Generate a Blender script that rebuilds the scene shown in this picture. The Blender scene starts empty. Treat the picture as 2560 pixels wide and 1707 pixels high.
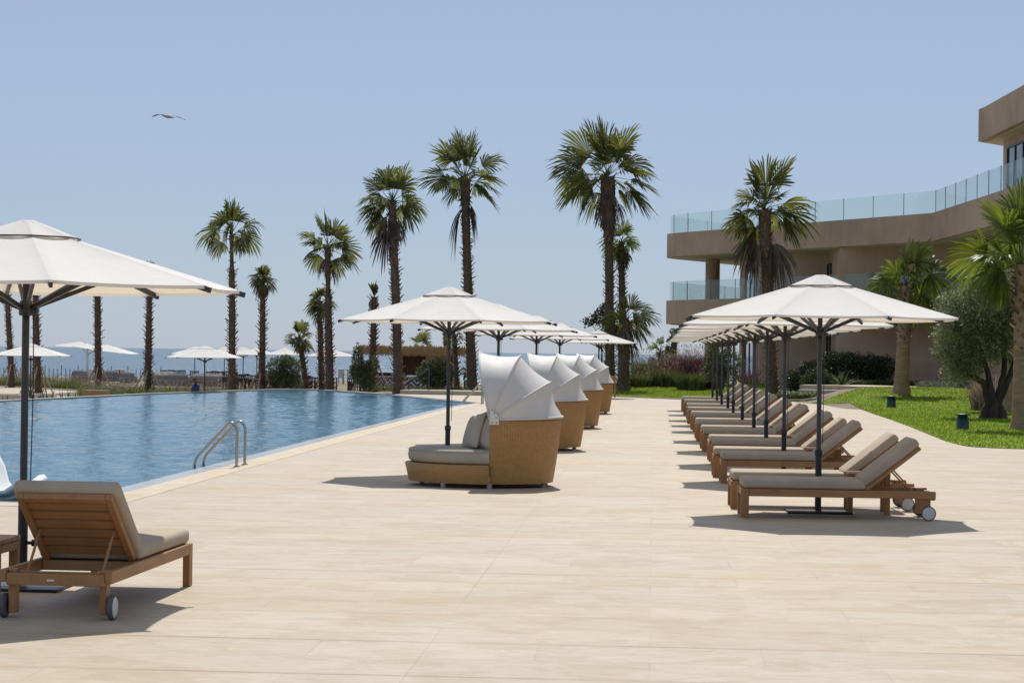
import bpy, bmesh, math, random
from mathutils import Vector, Matrix, noise
from mathutils.geometry import tessellate_polygon
R = math.radians
PI = math.pi
sc = bpy.context.scene
COL = sc.collection

# ------------------------------------------------------------------ camera
W, H, F = 2560.0, 1707.0, 5200.0
CAMZ = 1.65
upc = Vector((0.0128, -1.0, 27.9 / F)).normalized()          # world up in (right, down, forward)
yc = Vector((353.0, 32.4, F)).normalized()                   # deck axis
yc = (yc - upc * yc.dot(upc)).normalized()
xc = yc.cross(upc).normalized()


def c2w(v):
    return Vector((v.dot(xc), v.dot(yc), v.dot(upc)))


rt, dn, fw = c2w(Vector((1, 0, 0))), c2w(Vector((0, 1, 0))), c2w(Vector((0, 0, 1)))
cam_d = bpy.data.cameras.new('camera')
cam = bpy.data.objects.new('camera', cam_d)
COL.objects.link(cam)
m = Matrix.Identity(4)
for i in range(3):
    m[i][0], m[i][1], m[i][2] = rt[i], -dn[i], -fw[i]
m[2][3] = CAMZ
cam.matrix_world = m
cam_d.sensor_width = 36.0
cam_d.lens = 36.0 * F / W
cam_d.clip_start = 0.1
cam_d.clip_end = 90000
sc.camera = cam


def ray(px, py):
    return c2w(Vector((px - W / 2, py - H / 2, F)))


def at(px, py, Y):
    d = ray(px, py)
    t = Y / d.y
    return Vector((d.x * t, Y, CAMZ + d.z * t))


def gz(px, py, z=0.0):
    d = ray(px, py)
    t = (z - CAMZ) / d.z
    return Vector((d.x * t, d.y * t, z))


def S(a, b, x):
    t = max(0.0, min(1.0, (x - a) / (b - a)))
    return t * t * (3 - 2 * t)


# ------------------------------------------------------------------ materials
def nt_new(name):
    mt = bpy.data.materials.new(name)
    mt.use_nodes = True
    nt = mt.node_tree
    nt.nodes.clear()
    return mt, nt


class N:
    """small helper around a node tree"""

    def __init__(s, nt):
        s.nt = nt

    def n(s, typ, **kw):
        nd = s.nt.nodes.new(typ)
        for k, v in kw.items():
            if k.startswith('i_'):
                key = k[2:]
                key = int(key) if key.isdigit() else key.replace('_', ' ')
                nd.inputs[key].default_value = v
            else:
                setattr(nd, k, v)
        return nd

    def l(s, a, b):
        s.nt.links.new(a, b)

    def math(s, op, a, b=None, c=None):
        nd = s.n('ShaderNodeMath', operation=op)
        for i, v in enumerate((a, b, c)):
            if v is None:
                continue
            if isinstance(v, (int, float)):
                nd.inputs[i].default_value = v
            else:
                s.l(v, nd.inputs[i])
        return nd.outputs[0]

    def mix(s, fac, a, b, blend='MIX'):
        nd = s.n('ShaderNodeMix', data_type='RGBA', blend_type=blend)
        for i, v in ((0, fac), (6, a), (7, b)):
            if isinstance(v, (int, float)):
                nd.inputs[i].default_value = v
            elif isinstance(v, (tuple, list)):
                nd.inputs[i].default_value = (*v[:3], 1)
            else:
                s.l(v, nd.inputs[i])
        return nd.outputs[2]

    def coord(s, scale=(1, 1, 1), kind='Object'):
        t = s.n('ShaderNodeTexCoord')
        mp = s.n('ShaderNodeMapping')
        mp.inputs['Scale'].default_value = scale
        s.l(t.outputs[kind], mp.inputs['Vector'])
        return mp.outputs[0]

    def noise(s, vec, scale, detail=4, rough=.55, dist=0):
        nd = s.n('ShaderNodeTexNoise')
        nd.inputs['Scale'].default_value = scale
        nd.inputs['Detail'].default_value = detail
        nd.inputs['Roughness'].default_value = rough
        nd.inputs['Distortion'].default_value = dist
        s.l(vec, nd.inputs['Vector'])
        return nd.outputs['Fac']

    def ramp(s, fac, stops):
        nd = s.n('ShaderNodeValToRGB')
        e = nd.color_ramp.elements
        while len(e) < len(stops):
            e.new(0.5)
        for k, (p, c) in enumerate(stops):
            e[k].position = p
            e[k].color = (*c[:3], 1) if isinstance(c, (tuple, list)) else (c, c, c, 1)
        s.l(fac, nd.inputs[0])
        return nd.outputs[0]

    def bump(s, h, strength=.3, dist=.01):
        nd = s.n('ShaderNodeBump')
        nd.inputs['Strength'].default_value = strength
        nd.inputs['Distance'].default_value = dist
        s.l(h, nd.inputs['Height'])
        return nd.outputs[0]

    def principled(s, color, rough=.6, normal=None, metal=0, spec=.5):
        p = s.n('ShaderNodeBsdfPrincipled')
        for key, v in (('Base Color', color), ('Roughness', rough)):
            if isinstance(v, (tuple, list)):
                p.inputs[key].default_value = (*v[:3], 1)
            elif isinstance(v, (int, float)):
                p.inputs[key].default_value = v
            else:
                s.l(v, p.inputs[key])
        p.inputs['Metallic'].default_value = metal
        p.inputs['Specular IOR Level'].default_value = spec
        if normal:
            s.l(normal, p.inputs['Normal'])
        return p

    def out(s, sh):
        o = s.n('ShaderNodeOutputMaterial')
        s.l(sh, o.inputs['Surface'])


def mk(name, col, rough=.6, var=.15, scale=6, bump=0, bscale=60, stretch=(1, 1, 1), metal=0, spec=.4, trans=0, island=0, tcol=None):
    mt, nt = nt_new(name)
    g = N(nt)
    v = g.coord(stretch)
    f = g.noise(v, scale, 5)
    dk = tuple(c * (1 - var) for c in col)
    lt = tuple(min(1, c * (1 + var)) for c in col)
    c = g.ramp(f, [(.3, dk), (.7, lt)])
    if island:
        ge = g.n('ShaderNodeNewGeometry')
        r = g.ramp(ge.outputs['Random Per Island'], [(0, (1 - island,) * 3), (1, (1 + island,) * 3)])
        c = g.mix(1.0, c, r, 'MULTIPLY')
    nm = None
    if bump:
        nm = g.bump(g.noise(v, bscale, 3), bump, .01)
    p = g.principled(c, rough, nm, metal, spec)
    sh = p.outputs[0]
    if trans:
        t = g.n('ShaderNodeBsdfTranslucent')
        if tcol:
            tc = g.mix(1.0, c, tcol, 'MULTIPLY')
            g.l(tc, t.inputs[0])
        else:
            g.l(c, t.inputs[0])
        ms = g.n('ShaderNodeMixShader')
        ms.inputs[0].default_value = trans
        g.l(sh, ms.inputs[1])
        g.l(t.outputs[0], ms.inputs[2])
        sh = ms.outputs[0]
    g.out(sh)
    return mt


def wood(name, col, axis=0, var=.25):
    st = [26, 26, 26]
    st[axis] = 1.6
    mt, nt = nt_new(name)
    g = N(nt)
    f = g.noise(g.coord(tuple(st)), 1.6, 6, .6, .4)
    f2 = g.noise(g.coord((1, 1, 1)), 3.0, 3)
    c = g.ramp(f, [(.25, tuple(x * (1 - var) for x in col)), (.55, col), (.8, tuple(x * (1 + var) for x in col))])
    c = g.mix(.35, c, g.ramp(f2, [(.3, tuple(x * .6 for x in col)), (.7, tuple(min(1, x * 1.3) for x in col))]))
    g.out(g.principled(c, .5, g.bump(f, .15, .002), 0, .35).outputs[0])
    return mt


def deck_material():
    mt, nt = nt_new('travertine_paving')
    g = N(nt)
    v = g.coord()
    sep = g.n('ShaderNodeSeparateXYZ')
    g.l(v, sep.inputs[0])
    X, Y = sep.outputs[0], sep.outputs[1]
    br = g.n('ShaderNodeTexBrick')
    br.offset = .5
    br.inputs['Scale'].default_value = 1.0
    br.inputs['Mortar Size'].default_value = .006
    br.inputs['Mortar Smooth'].default_value = .3
    br.inputs['Brick Width'].default_value = 1.24
    br.inputs['Row Height'].default_value = .62
    br.inputs['Bias'].default_value = 0
    br.inputs['Color1'].default_value = (.0, .0, .0, 1)
    br.inputs['Color2'].default_value = (1, 1, 1, 1)
    br.inputs['Mortar'].default_value = (.5, .5, .5, 1)
    g.l(v, br.inputs['Vector'])
    streak = g.noise(g.coord((1.3, 2.7, 1)), 1.7, 9, .76, .25)
    fine = g.noise(g.coord((4, 13, 1)), 1.6, 6, .68, .5)
    cloud = g.noise(g.coord((.25, .5, 1)), 1.0, 4, .55)
    spots = g.noise(g.coord((1, 1.6, 1)), 7, 4, .6)
    base = g.ramp(streak, [(.22, (.40, .325, .235)), (.42, (.47, .402, .308)), (.6, (.505, .442, .350)), (.85, (.555, .50, .415))])
    base = g.mix(.42, base, g.ramp(fine, [(.3, (.35, .28, .195)), (.6, (.51, .442, .345)), (.9, (.59, .535, .445))]))
    base = g.mix(g.math('MULTIPLY', g.ramp(cloud, [(.42, 0), (.7, 1)]), .45), base, (.47, .345, .195), 'MIX')
    base = g.mix(.10, base, br.outputs['Color'], 'SOFT_LIGHT')
    base = g.mix(g.math('MULTIPLY', g.ramp(spots, [(.60, 0), (.74, 1)]), .42), base, (.36, .28, .20))
    # stains
    st1 = g.noise(g.coord((.9, 1.2, 1)), 1.6, 7, .72, .5)
    base = g.mix(g.math('MULTIPLY', g.ramp(st1, [(.50, 0), (.57, .8), (.72, 1)]), .46), base, (.375, .27, .155))
    st2 = g.noise(g.coord((1.0, 2.0, 1)), 3.2, 7, .76, .3)
    base = g.mix(g.math('MULTIPLY', g.ramp(st2, [(.52, 0), (.68, 1)]), .44), base, (.31, .255, .195))
    base = g.mix(g.math('MULTIPLY', g.ramp(st2, [(.28, 1), (.42, 0)]), .35), base, (.62, .565, .475))
    # joints: long cross joints with uneven wear, few lengthwise ones
    row = g.math('DIVIDE', Y, .62)
    wn = g.n('ShaderNodeTexWhiteNoise', noise_dimensions='1D')
    g.l(g.math('FLOOR', g.math('ADD', row, .5)), wn.inputs['W'])
    dr = g.math('ABSOLUTE', g.math('SUBTRACT', g.math('FRACT', g.math('ADD', row, .5)), .5))
    jw = g.noise(g.coord((.5, .2, 1)), 1.3, 4, .6)
    j0 = g.math('MULTIPLY', g.math('LESS_THAN', dr, .028), g.math('MULTIPLY', g.math('POWER', wn.outputs['Value'], 1.2), g.ramp(jw, [(.38, .15), (.60, 1.0)])))
    j1 = g.math('MULTIPLY', br.outputs['Fac'], .36)
    jn = g.noise(g.coord((.6, .6, 1)), 1.4, 3)
    j1 = g.math('MAXIMUM', g.math('MULTIPLY', j1, g.ramp(jn, [(.42, .12), (.66, 1.0)])), j0)
    ex = g.math('ABSOLUTE', g.math('SUBTRACT', g.math('FRACT', g.math('DIVIDE', g.math('ADD', X, 3.985 + 1.3725), 2.745)), .5))
    jn2 = g.noise(g.coord((.4, .25, 1)), 1.0, 2)
    j2 = g.math('MULTIPLY', g.math('MULTIPLY', g.math('LESS_THAN', ex, .0013), g.math('LESS_THAN', X, 0.0)), g.ramp(jn2, [(.40, .05), (.6, .6)]))
    jj = g.math('MAXIMUM', j1, j2)
    # ochre halo along the worn joints
    halo = g.math('MULTIPLY', g.ramp(dr, [(0, 1), (.10, 0)]), g.math('MULTIPLY', wn.outputs['Value'], .28))
    base = g.mix(halo, base, (.40, .285, .165))
    col = g.mix(g.math('MULTIPLY', jj, .75), base, (.17, .115, .065))
    col = g.mix(1.0, col, (.965, .940, .895), 'MULTIPLY')
    rough = g.ramp(streak, [(.3, .62), (.7, .5)])
    h = g.math('SUBTRACT', g.math('ADD', g.math('MULTIPLY', streak, .5), g.math('MULTIPLY', fine, .5)), jj)
    g.out(g.principled(col, rough, g.bump(h, .12, .006), 0, .3).outputs[0])
    return mt


def coping_material():
    mt, nt = nt_new('coping_stone')
    g = N(nt)
    a = g.noise(g.coord((1.5, 1.0, 1)), 2.2, 6, .65, .6)
    b = g.noise(g.coord((.8, .5, 1)), 1.3, 3)
    c = g.ramp(a, [(.25, (.40, .29, .16)), (.5, (.50, .395, .245)), (.75, (.57, .48, .34))])
    c = g.mix(g.ramp(b, [(.45, 0), (.7, .55)]), c, (.46, .29, .11))
    g.out(g.principled(c, .5, g.bump(a, .15, .006)).outputs[0])
    return mt


def water_material(name, deep, rough, s1, s2, st, bstr, dist, spec=.5, var=None):
    mt, nt = nt_new(name)
    g = N(nt)
    v = g.coord(st)
    n1 = g.noise(v, s1, 3, .55, .6)
    n2 = g.noise(v, s2, 3, .6, .3)
    h = g.math('ADD', g.math('MULTIPLY', n1, .65), g.math('MULTIPLY', n2, .35))
    col = deep
    if var:
        w = g.noise(g.coord((.10, .016, 1) if name == 'sea_water' else (.3, .08, 1)), .9 if name == 'sea_water' else .5, 6, .7)
        col = g.ramp(w, [(.3, deep), (.7, var)])  # on the sea, light and dark of wave facets put into the colour
    p = g.principled(col, rough, g.bump(h, bstr, dist), 0, spec)
    p.inputs['IOR'].default_value = 1.33
    g.out(p.outputs[0])
    return mt


def wicker_material():
    mt, nt = nt_new('wicker_weave')
    g = N(nt)
    t = g.n('ShaderNodeTexCoord')
    sep = g.n('ShaderNodeSeparateXYZ')
    g.l(t.outputs['Object'], sep.inputs[0])
    ang = g.math('ARCTAN2', sep.outputs[1], sep.outputs[0])
    u = g.math('MULTIPLY', ang, 60.0)
    vv = g.math('MULTIPLY', sep.outputs[2], 90.0)
    su = g.math('SINE', g.math('MULTIPLY', u, 2.0))
    row = g.math('FRACT', vv)
    par = g.math('SUBTRACT', g.math('MULTIPLY', g.math('FRACT', g.math('MULTIPLY', g.math('FLOOR', vv), .5)), 4.0), 1.0)
    wv = g.math('ADD', g.math('MULTIPLY', g.math('SINE', g.math('MULTIPLY', ang, 150.0)), .75), g.math('MULTIPLY', g.math('MULTIPLY', su, par), .25))
    rr = g.math('SINE', g.math('MULTIPLY', row, PI))
    h = g.math('MULTIPLY', g.math('ADD', g.math('MULTIPLY', wv, .5), .5), rr)
    nz = g.noise(g.coord((2, 2, 5)), 6, 5, .7)
    base = g.ramp(nz, [(.3, (.36, .19, .058)), (.7, (.49, .28, .095))])
    c = g.mix(g.ramp(h, [(0, .62), (.5, 0)]), base, (.25, .125, .038))
    g.out(g.principled(c, .5, g.bump(h, .5, .004)).outputs[0])
    return mt


def plaster_material(name, col, amt=.18):
    mt, nt = nt_new(name)
    g = N(nt)
    a = g.noise(g.coord((.35, .35, .35)), 1.0, 6, .6, .3)
    st = g.noise(g.coord((2.2, 2.2, .18)), 1.4, 5, .6)
    fi = g.noise(g.coord(), 14, 4)
    c = g.ramp(a, [(.3, tuple(x * (1 - amt) for x in col)), (.7, tuple(x * (1 + amt) for x in col))])
    c = g.mix(.25, c, g.ramp(st, [(.3, tuple(x * .78 for x in col)), (.6, tuple(x * 1.1 for x in col))]))
    g.out(g.principled(c, .85, g.bump(fi, .25, .01), 0, .2).outputs[0])
    return mt


def glass_material(name, tint, milk, milkcol):
    mt, nt = nt_new(name)
    g = N(nt)
    tr = g.n('ShaderNodeBsdfTransparent')
    tr.inputs[0].default_value = (*tint, 1)
    gl = g.n('ShaderNodeBsdfGlossy')
    gl.inputs['Roughness'].default_value = .03
    df = g.n('ShaderNodeBsdfTranslucent')
    df.inputs[0].default_value = (*milkcol, 1)
    d2 = g.n('ShaderNodeBsdfDiffuse')
    d2.inputs[0].default_value = (*milkcol, 1)
    nz = g.ramp(g.noise(g.coord((6, 6, .7)), 1.2, 6, .65), [(.3, milk * .6), (.75, milk * 1.6)])
    md = g.n('ShaderNodeMixShader')
    md.inputs[0].default_value = .5
    g.l(df.outputs[0], md.inputs[1])
    g.l(d2.outputs[0], md.inputs[2])
    m1 = g.n('ShaderNodeMixShader')
    g.l(nz, m1.inputs[0])
    g.l(tr.outputs[0], m1.inputs[1])
    g.l(md.outputs[0], m1.inputs[2])
    lw = g.n('ShaderNodeLayerWeight')
    fr = g.math('ADD', g.math('MULTIPLY', g.math('POWER', lw.outputs['Facing'], 4.0), .35), .035)
    m2 = g.n('ShaderNodeMixShader')
    g.l(fr, m2.inputs[0])
    g.l(m1.outputs[0], m2.inputs[1])
    g.l(gl.outputs[0], m2.inputs[2])
    g.out(m2.outputs[0])
    return mt


def zigzag_material():
    mt, nt = nt_new('zigzag_tile')
    g = N(nt)
    sep = g.n('ShaderNodeSeparateXYZ')
    g.l(g.coord(), sep.inputs[0])
    x, z = sep.outputs[0], sep.outputs[2]

    def zz(px, amp, per):
        tri = g.math('PINGPONG', x, px)
        return g.math('LESS_THAN', g.math('FRACT', g.math('DIVIDE', g.math('ADD', z, g.math('MULTIPLY', tri, amp)), per)), .5)

    left = zz(.135, 1.85, .25)
    right = zz(.375, .95, .29)
    sel = g.math('GREATER_THAN', x, 0.0)
    mx = g.n('ShaderNodeMix', data_type='FLOAT')
    g.l(sel, mx.inputs[0])
    g.l(left, mx.inputs[2])
    g.l(right, mx.inputs[3])
    c = g.mix(mx.outputs[0], (.62, .58, .55), (.016, .018, .03))
    g.out(g.principled(c, .5).outputs[0])
    return mt


def grass_ground_material(name, cols):
    mt, nt = nt_new(name)
    g = N(nt)
    a = g.noise(g.coord((.35, .35, 1)), 1.0, 5, .6)
    b = g.noise(g.coord((1, 1, 1)), 26, 4, .6)
    c = g.ramp(a, [(.3, cols[0]), (.5, cols[1]), (.72, cols[2])])
    c = g.mix(.5, c, g.ramp(b, [(.3, tuple(x * .55 for x in cols[0])), (.7, tuple(x * 1.2 for x in cols[1]))]))
    g.out(g.principled(c, .8, g.bump(b, .6, .03), 0, .15).outputs[0])
    return mt


MAT = {}
MAT['deck'] = deck_material()
MAT['coping'] = coping_material()
MAT['gutter'] = mk('wet_gutter_stone', (.40, .40, .38), .25, .12, 5, .1, 40)
MAT['pool'] = water_material('pool_water', (.034, .125, .185), .03, 6.0, 14.0, (.75, 1.3, 1), 1.0, .045, .5, (.050, .170, .240))
MAT['sea'] = water_material('sea_water', (.032, .080, .118), .25, .22, 1.1, (.5, 1.3, 1), .8, 1.2, .5, (.062, .128, .172))
MAT['pooltile'] = mk('pool_tile', (.18, .36, .44), .4, .1, 8)
MAT['soil'] = mk('sandy_soil', (.19, .155, .095), .9, .25, .6, .4, 20)
MAT['lawn'] = grass_ground_material('lawn_turf', [(.12, .165, .014), (.185, .26, .016), (.245, .32, .022)])
MAT['blade'] = mk('grass_blade', (.225, .300, .030), .55, .25, .5, trans=.55, island=.35)
MAT['teak_x'] = wood('teak_lengthwise', (.375, .190, .080), 0)
MAT['teak_y'] = wood('teak_crosswise', (.375, .190, .080), 1)
MAT['teak_z'] = wood('teak_upright', (.365, .183, .076), 2)
MAT['cushion'] = mk('taupe_fabric', (.42, .352, .272), .9, .09, 3, .35, 30, spec=.1)
MAT['cushion2'] = mk('grey_beige_fabric', (.41, .365, .305), .9, .07, 4, .3, 180, spec=.1)
MAT['rubber'] = mk('grey_tyre_rubber', (.10, .105, .115), .6, .1)
MAT['rim'] = mk('white_plastic_hub', (.60, .60, .58), .45, .08)
MAT['charcoal'] = mk('charcoal_metal', (.032, .032, .036), .42, .15, 10, spec=.5)
MAT['black'] = mk('black_plate_metal', (.014, .015, .018), .4, .15, 6)
MAT['steel'] = mk('polished_steel', (.46, .42, .36), .18, .05, 10, metal=1)
MAT['footgrey'] = mk('grey_beige_plastic', (.30, .27, .23), .6, .1)
MAT['alu'] = mk('brushed_aluminium', (.62, .62, .62), .35, .06, 10, metal=1)
MAT['canvas'] = mk('white_canvas', (.88, .855, .81), .85, .04, 2.0, .35, 11, spec=.1, trans=.30, tcol=(1.0, .92, .80))
MAT['hood'] = mk('pale_hood_fabric', (.68, .645, .595), .6, .05, 3, .3, 9, spec=.35, trans=.12)
MAT['wicker'] = wicker_material()
MAT['plaster'] = plaster_material('brown_render', (.50, .36, .265), .26)
MAT['plaster2'] = plaster_material('pale_soffit_paint', (.60, .56, .48), .06)
MAT['glass'] = glass_material('balcony_glass', (.905, .955, .955), .085, (.72, .86, .86))
MAT['window'] = mk('dark_window_glass', (.05, .07, .085), .05, .1, 2, spec=.8)
MAT['frame_dk'] = mk('dark_window_frame', (.02, .022, .026), .4)
MAT['stone'] = mk('step_stone', (.46, .39, .30), .8, .15, 3, .2, 30)
MAT['trunk'] = mk('palm_bark', (.125, .082, .058), .9, .35, 5, .6, 30, (1, 1, 3))
MAT['trunk_tan'] = mk('palm_bark_tan', (.27, .19, .115), .9, .28, 3, .6, 9, (1, 1, 6))
MAT['boot'] = mk('palm_leaf_base', (.15, .098, .068), .85, .3, 4, island=.45)
MAT['frond'] = mk('palm_frond', (.118, .132, .050), .50, .4, 1.6, spec=.28, trans=.38, island=.45, tcol=(1.45, 1.35, .5))
MAT['frond_lt'] = mk('palm_frond_fresh', (.105, .138, .032), .45, .35, 1.6, spec=.35, trans=.42, island=.45, tcol=(1.45, 1.4, .45))
MAT['frond_dead'] = mk('palm_frond_dead', (.115, .085, .068), .85, .35, 2, trans=.12, island=.4)
MAT['leaf'] = mk('shrub_leaf', (.085, .11, .042), .5, .3, 1.5, trans=.25, island=.5)
MAT['leaf_olive'] = mk('olive_leaf', (.19, .215, .10), .45, .3, 1.2, trans=.35, island=.55)
MAT['leaf_olive2'] = mk('dusty_olive_leaf', (.135, .155, .07), .5, .3, 1.3, trans=.3, island=.5)
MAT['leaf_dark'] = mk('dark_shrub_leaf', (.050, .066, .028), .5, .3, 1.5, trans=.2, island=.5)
MAT['leaf_light'] = mk('light_shrub_leaf', (.105, .14, .042), .5, .3, 1.5, trans=.3, island=.45)
MAT['leaf_grey'] = mk('grey_herb_leaf', (.17, .20, .155), .6, .2, 2, trans=.2, island=.4)
MAT['bark'] = mk('dark_olive_bark', (.050, .038, .030), .95, .35, 6, .8, 20, (1, 1, .4))
MAT['reed_green'] = mk('green_reed', (.13, .15, .045), .6, .3, 1, trans=.3, island=.5)
MAT['reed_tan'] = mk('tan_seed_head', (.32, .235, .175), .8, .25, 1, trans=.35, island=.4)
MAT['reed_purple'] = mk('purple_grass', (.165, .062, .085), .7, .3, 1, trans=.25, island=.5)
MAT['aloe'] = mk('agave_leaf', (.06, .085, .06), .5, .2, 3)
MAT['thatch'] = mk('thatch_straw', (.42, .27, .12), .95, .4, 3, .6, 20, (6, 6, 1))
MAT['hutwall'] = plaster_material('hut_wall', (.50, .345, .20), .1)
MAT['dkwood'] = mk('dark_stained_wood', (.065, .033, .020), .6, .25, 3, stretch=(1, 1, 12))
MAT['shutter'] = mk('brown_shutter', (.10, .05, .032), .7, .15, 3, stretch=(9, 1, 1))
MAT['zigzag'] = zigzag_material()
MAT['white'] = mk('white_plastic', (.78, .78, .76), .35, .03)
MAT['sofa'] = mk('grey_sofa_fabric', (.27, .235, .215), .9, .1, 3)
MAT['sofa_seat'] = mk('light_sofa_cushion', (.60, .565, .52), .9, .06, 3)
MAT['lampgreen'] = mk('dark_green_paint', (.012, .05, .034), .4, .15, 5)
MAT['darkvoid'] = mk('lamp_slot', (.02, .02, .02), .8)
MAT['skin'] = mk('tanned_skin', (.20, .105, .07), .6, .08)
MAT['shirt'] = mk('blue_shirt_cloth', (.035, .065, .20), .85, .12)
MAT['hat'] = mk('brown_hat_straw', (.055, .036, .026), .85, .2)
MAT['gull'] = mk('gull_feathers', (.36, .35, .33), .8, .12, 8)
MAT['gull_dk'] = mk('dark_feathers', (.05, .05, .05), .8, .1)
MAT['wall_pale'] = plaster_material('pale_terrace_wall', (.52, .45, .36), .08)
MAT['planter'] = wood('planter_boards', (.34, .20, .10), 2)
MAT['timber_lt'] = wood('light_timber', (.42, .33, .22), 2)


# ------------------------------------------------------------------ mesh builder
class MB:
    def __init__(s):
        s.v, s.f, s.sm, s.cut = [], [], [], None

    def add(s, verts, faces, smooth=False, M=None):
        o = len(s.v)
        if M is not None:
            verts = [M @ Vector(p) for p in verts]
        s.v += [tuple(p) for p in verts]
        s.f += [tuple(i + o for i in f) for f in faces]
        s.sm += [smooth] * len(faces)
        return s

    def box(s, x0, x1, y0, y1, z0, z1, M=None):
        vs = [(x, y, z) for z in (z0, z1) for y in (y0, y1) for x in (x0, x1)]
        fs = [(0, 2, 3, 1), (4, 5, 7, 6), (0, 1, 5, 4), (2, 6, 7, 3), (0, 4, 6, 2), (1, 3, 7, 5)]
        return s.add(vs, fs, False, M)

    def rbox(s, x0, x1, y0, y1, z0, z1, b=.01, seg=2, M=None, puff=0):
        bm = bmesh.new()
        bmesh.ops.create_cube(bm, size=1)
        for v in bm.verts:
            v.co = Vector((x0 + (v.co.x + .5) * (x1 - x0), y0 + (v.co.y + .5) * (y1 - y0), z0 + (v.co.z + .5) * (z1 - z0)))
        bmesh.ops.bevel(bm, geom=bm.edges[:], offset=b, segments=seg, profile=.5, affect='EDGES')
        bm.verts.index_update()
        vs = [v.co.copy() for v in bm.verts]
        fs = [tuple(v.index for v in f.verts) for f in bm.faces]
        bm.free()
        return s.add(vs, fs, seg > 1, M)

    def tube(s, pts, r, n=8, cap=True, smooth=True):
        pts = [Vector(p) for p in pts]
        rs = r if isinstance(r, (list, tuple)) else [r] * len(pts)
        vs, fs = [], []
        u = None
        for i, p in enumerate(pts):
            t = (pts[min(i + 1, len(pts) - 1)] - pts[max(i - 1, 0)])
            if t.length < 1e-9:
                t = Vector((0, 0, 1))
            t.normalize()
            if u is None:
                u = t.orthogonal().normalized()
            else:
                u = (u - t * u.dot(t))
                u = u.normalized() if u.length > 1e-6 else t.orthogonal().normalized()
            w = t.cross(u)
            for k in range(n):
                a = 2 * PI * k / n
                vs.append(p + (u * math.cos(a) + w * math.sin(a)) * rs[i])
        for i in range(len(pts) - 1):
            for k in range(n):
                a, b = i * n + k, i * n + (k + 1) % n
                fs.append((a, b, b + n, a + n))
        s.add(vs, fs, smooth)
        if cap:
            o = len(vs)
            s.add(vs[:n], [tuple(reversed(range(n)))])
            s.add(vs[-n:], [tuple(range(n))])
        return s

    def bar(s, p, q, w, h, up=(0, 0, 1)):
        p, q = Vector(p), Vector(q)
        t = (q - p)
        L = t.length
        t.normalize()
        u = Vector(up).cross(t)
        u = u.normalized() if u.length > 1e-6 else t.orthogonal().normalized()
        v = t.cross(u)
        M = Matrix(((t.x, u.x, v.x, p.x), (t.y, u.y, v.y, p.y), (t.z, u.z, v.z, p.z), (0, 0, 0, 1)))
        return s.box(0, L, -w / 2, w / 2, -h / 2, h / 2, M)

    def lathe(s, prof, n=24, cx=0, cy=0, sx=1, sy=1, smooth=True, a0=0, a1=2 * PI, close=True):
        full = abs(a1 - a0 - 2 * PI) < 1e-6
        m_ = n if full else n + 1
        vs, fs = [], []
        for r, z in prof:
            for k in range(m_):
                a = a0 + (a1 - a0) * k / n
                vs.append((cx + r * sx * math.cos(a), cy + r * sy * math.sin(a), z))
        for i in range(len(prof) - 1):
            for k in range(n):
                a, b = i * m_ + k, i * m_ + (k + 1) % m_
                fs.append((a, b, b + m_, a + m_))
        return s.add(vs, fs, smooth)

    def prism(s, poly, z0, z1, caps=(1, 1)):
        n = len(poly)
        vs = [(p[0], p[1], z0) for p in poly] + [(p[0], p[1], z1) for p in poly]
        area = sum(poly[i][0] * poly[(i + 1) % n][1] - poly[(i + 1) % n][0] * poly[i][1] for i in range(n))
        fs = [(i, (i + 1) % n, (i + 1) % n + n, i + n) if area > 0 else ((i + 1) % n, i, i + n, (i + 1) % n + n) for i in range(n)]
        tri = tessellate_polygon([[Vector((p[0], p[1], 0)) for p in poly]])
        if caps[0]:
            fs += [tuple(t) for t in tri]
        if caps[1]:
            fs += [tuple(i + n for i in t) for t in tri]
        return s.add(vs, fs)

    def build(s, name, mat, parent=None, loc=None, fix=True):
        me = bpy.data.meshes.new(name)
        me.from_pydata(s.v, [], s.f)
        me.polygons.foreach_set('use_smooth', s.sm)
        if isinstance(mat, str):
            mat = (mat,)
        for q in mat:
            me.materials.append(MAT[q])
        if s.cut:
            me.polygons.foreach_set('material_index', [0 if i < s.cut else 1 for i in range(len(s.f))])
        if fix and len(s.f) < 60000:
            bm = bmesh.new()
            bm.from_mesh(me)
            bmesh.ops.recalc_face_normals(bm, faces=bm.faces[:])
            bm.to_mesh(me)
            bm.free()
        me.update()
        o = bpy.data.objects.new(name, me)
        COL.objects.link(o)
        if parent:
            o.parent = parent
        if loc is not None:
            o.location = loc
        return o


def tag(o, label=None, cat=None, group=None, kind=None):
    if label:
        o['label'] = label
    if cat:
        o['category'] = cat
    if group:
        o['group'] = group
    if kind:
        o['kind'] = kind
    return o


def thing(name, label, cat, loc=(0, 0, 0), rz=0, group=None):
    o = bpy.data.objects.new(name, None)
    o.empty_display_size = .2
    COL.objects.link(o)
    o.location = loc
    o.rotation_euler = (0, 0, rz)
    return tag(o, label, cat, group)


CH = {}


def copy_tree(o, parent=None):
    c = o.copy()
    COL.objects.link(c)
    if parent:
        c.parent = parent
    for ch in list(o.children):
        copy_tree(ch, c)
    return c


ORD = ['first', 'second', 'third', 'fourth', 'fifth', 'sixth', 'seventh', 'eighth', 'ninth', 'tenth', 'eleventh', 'twelfth']

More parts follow.
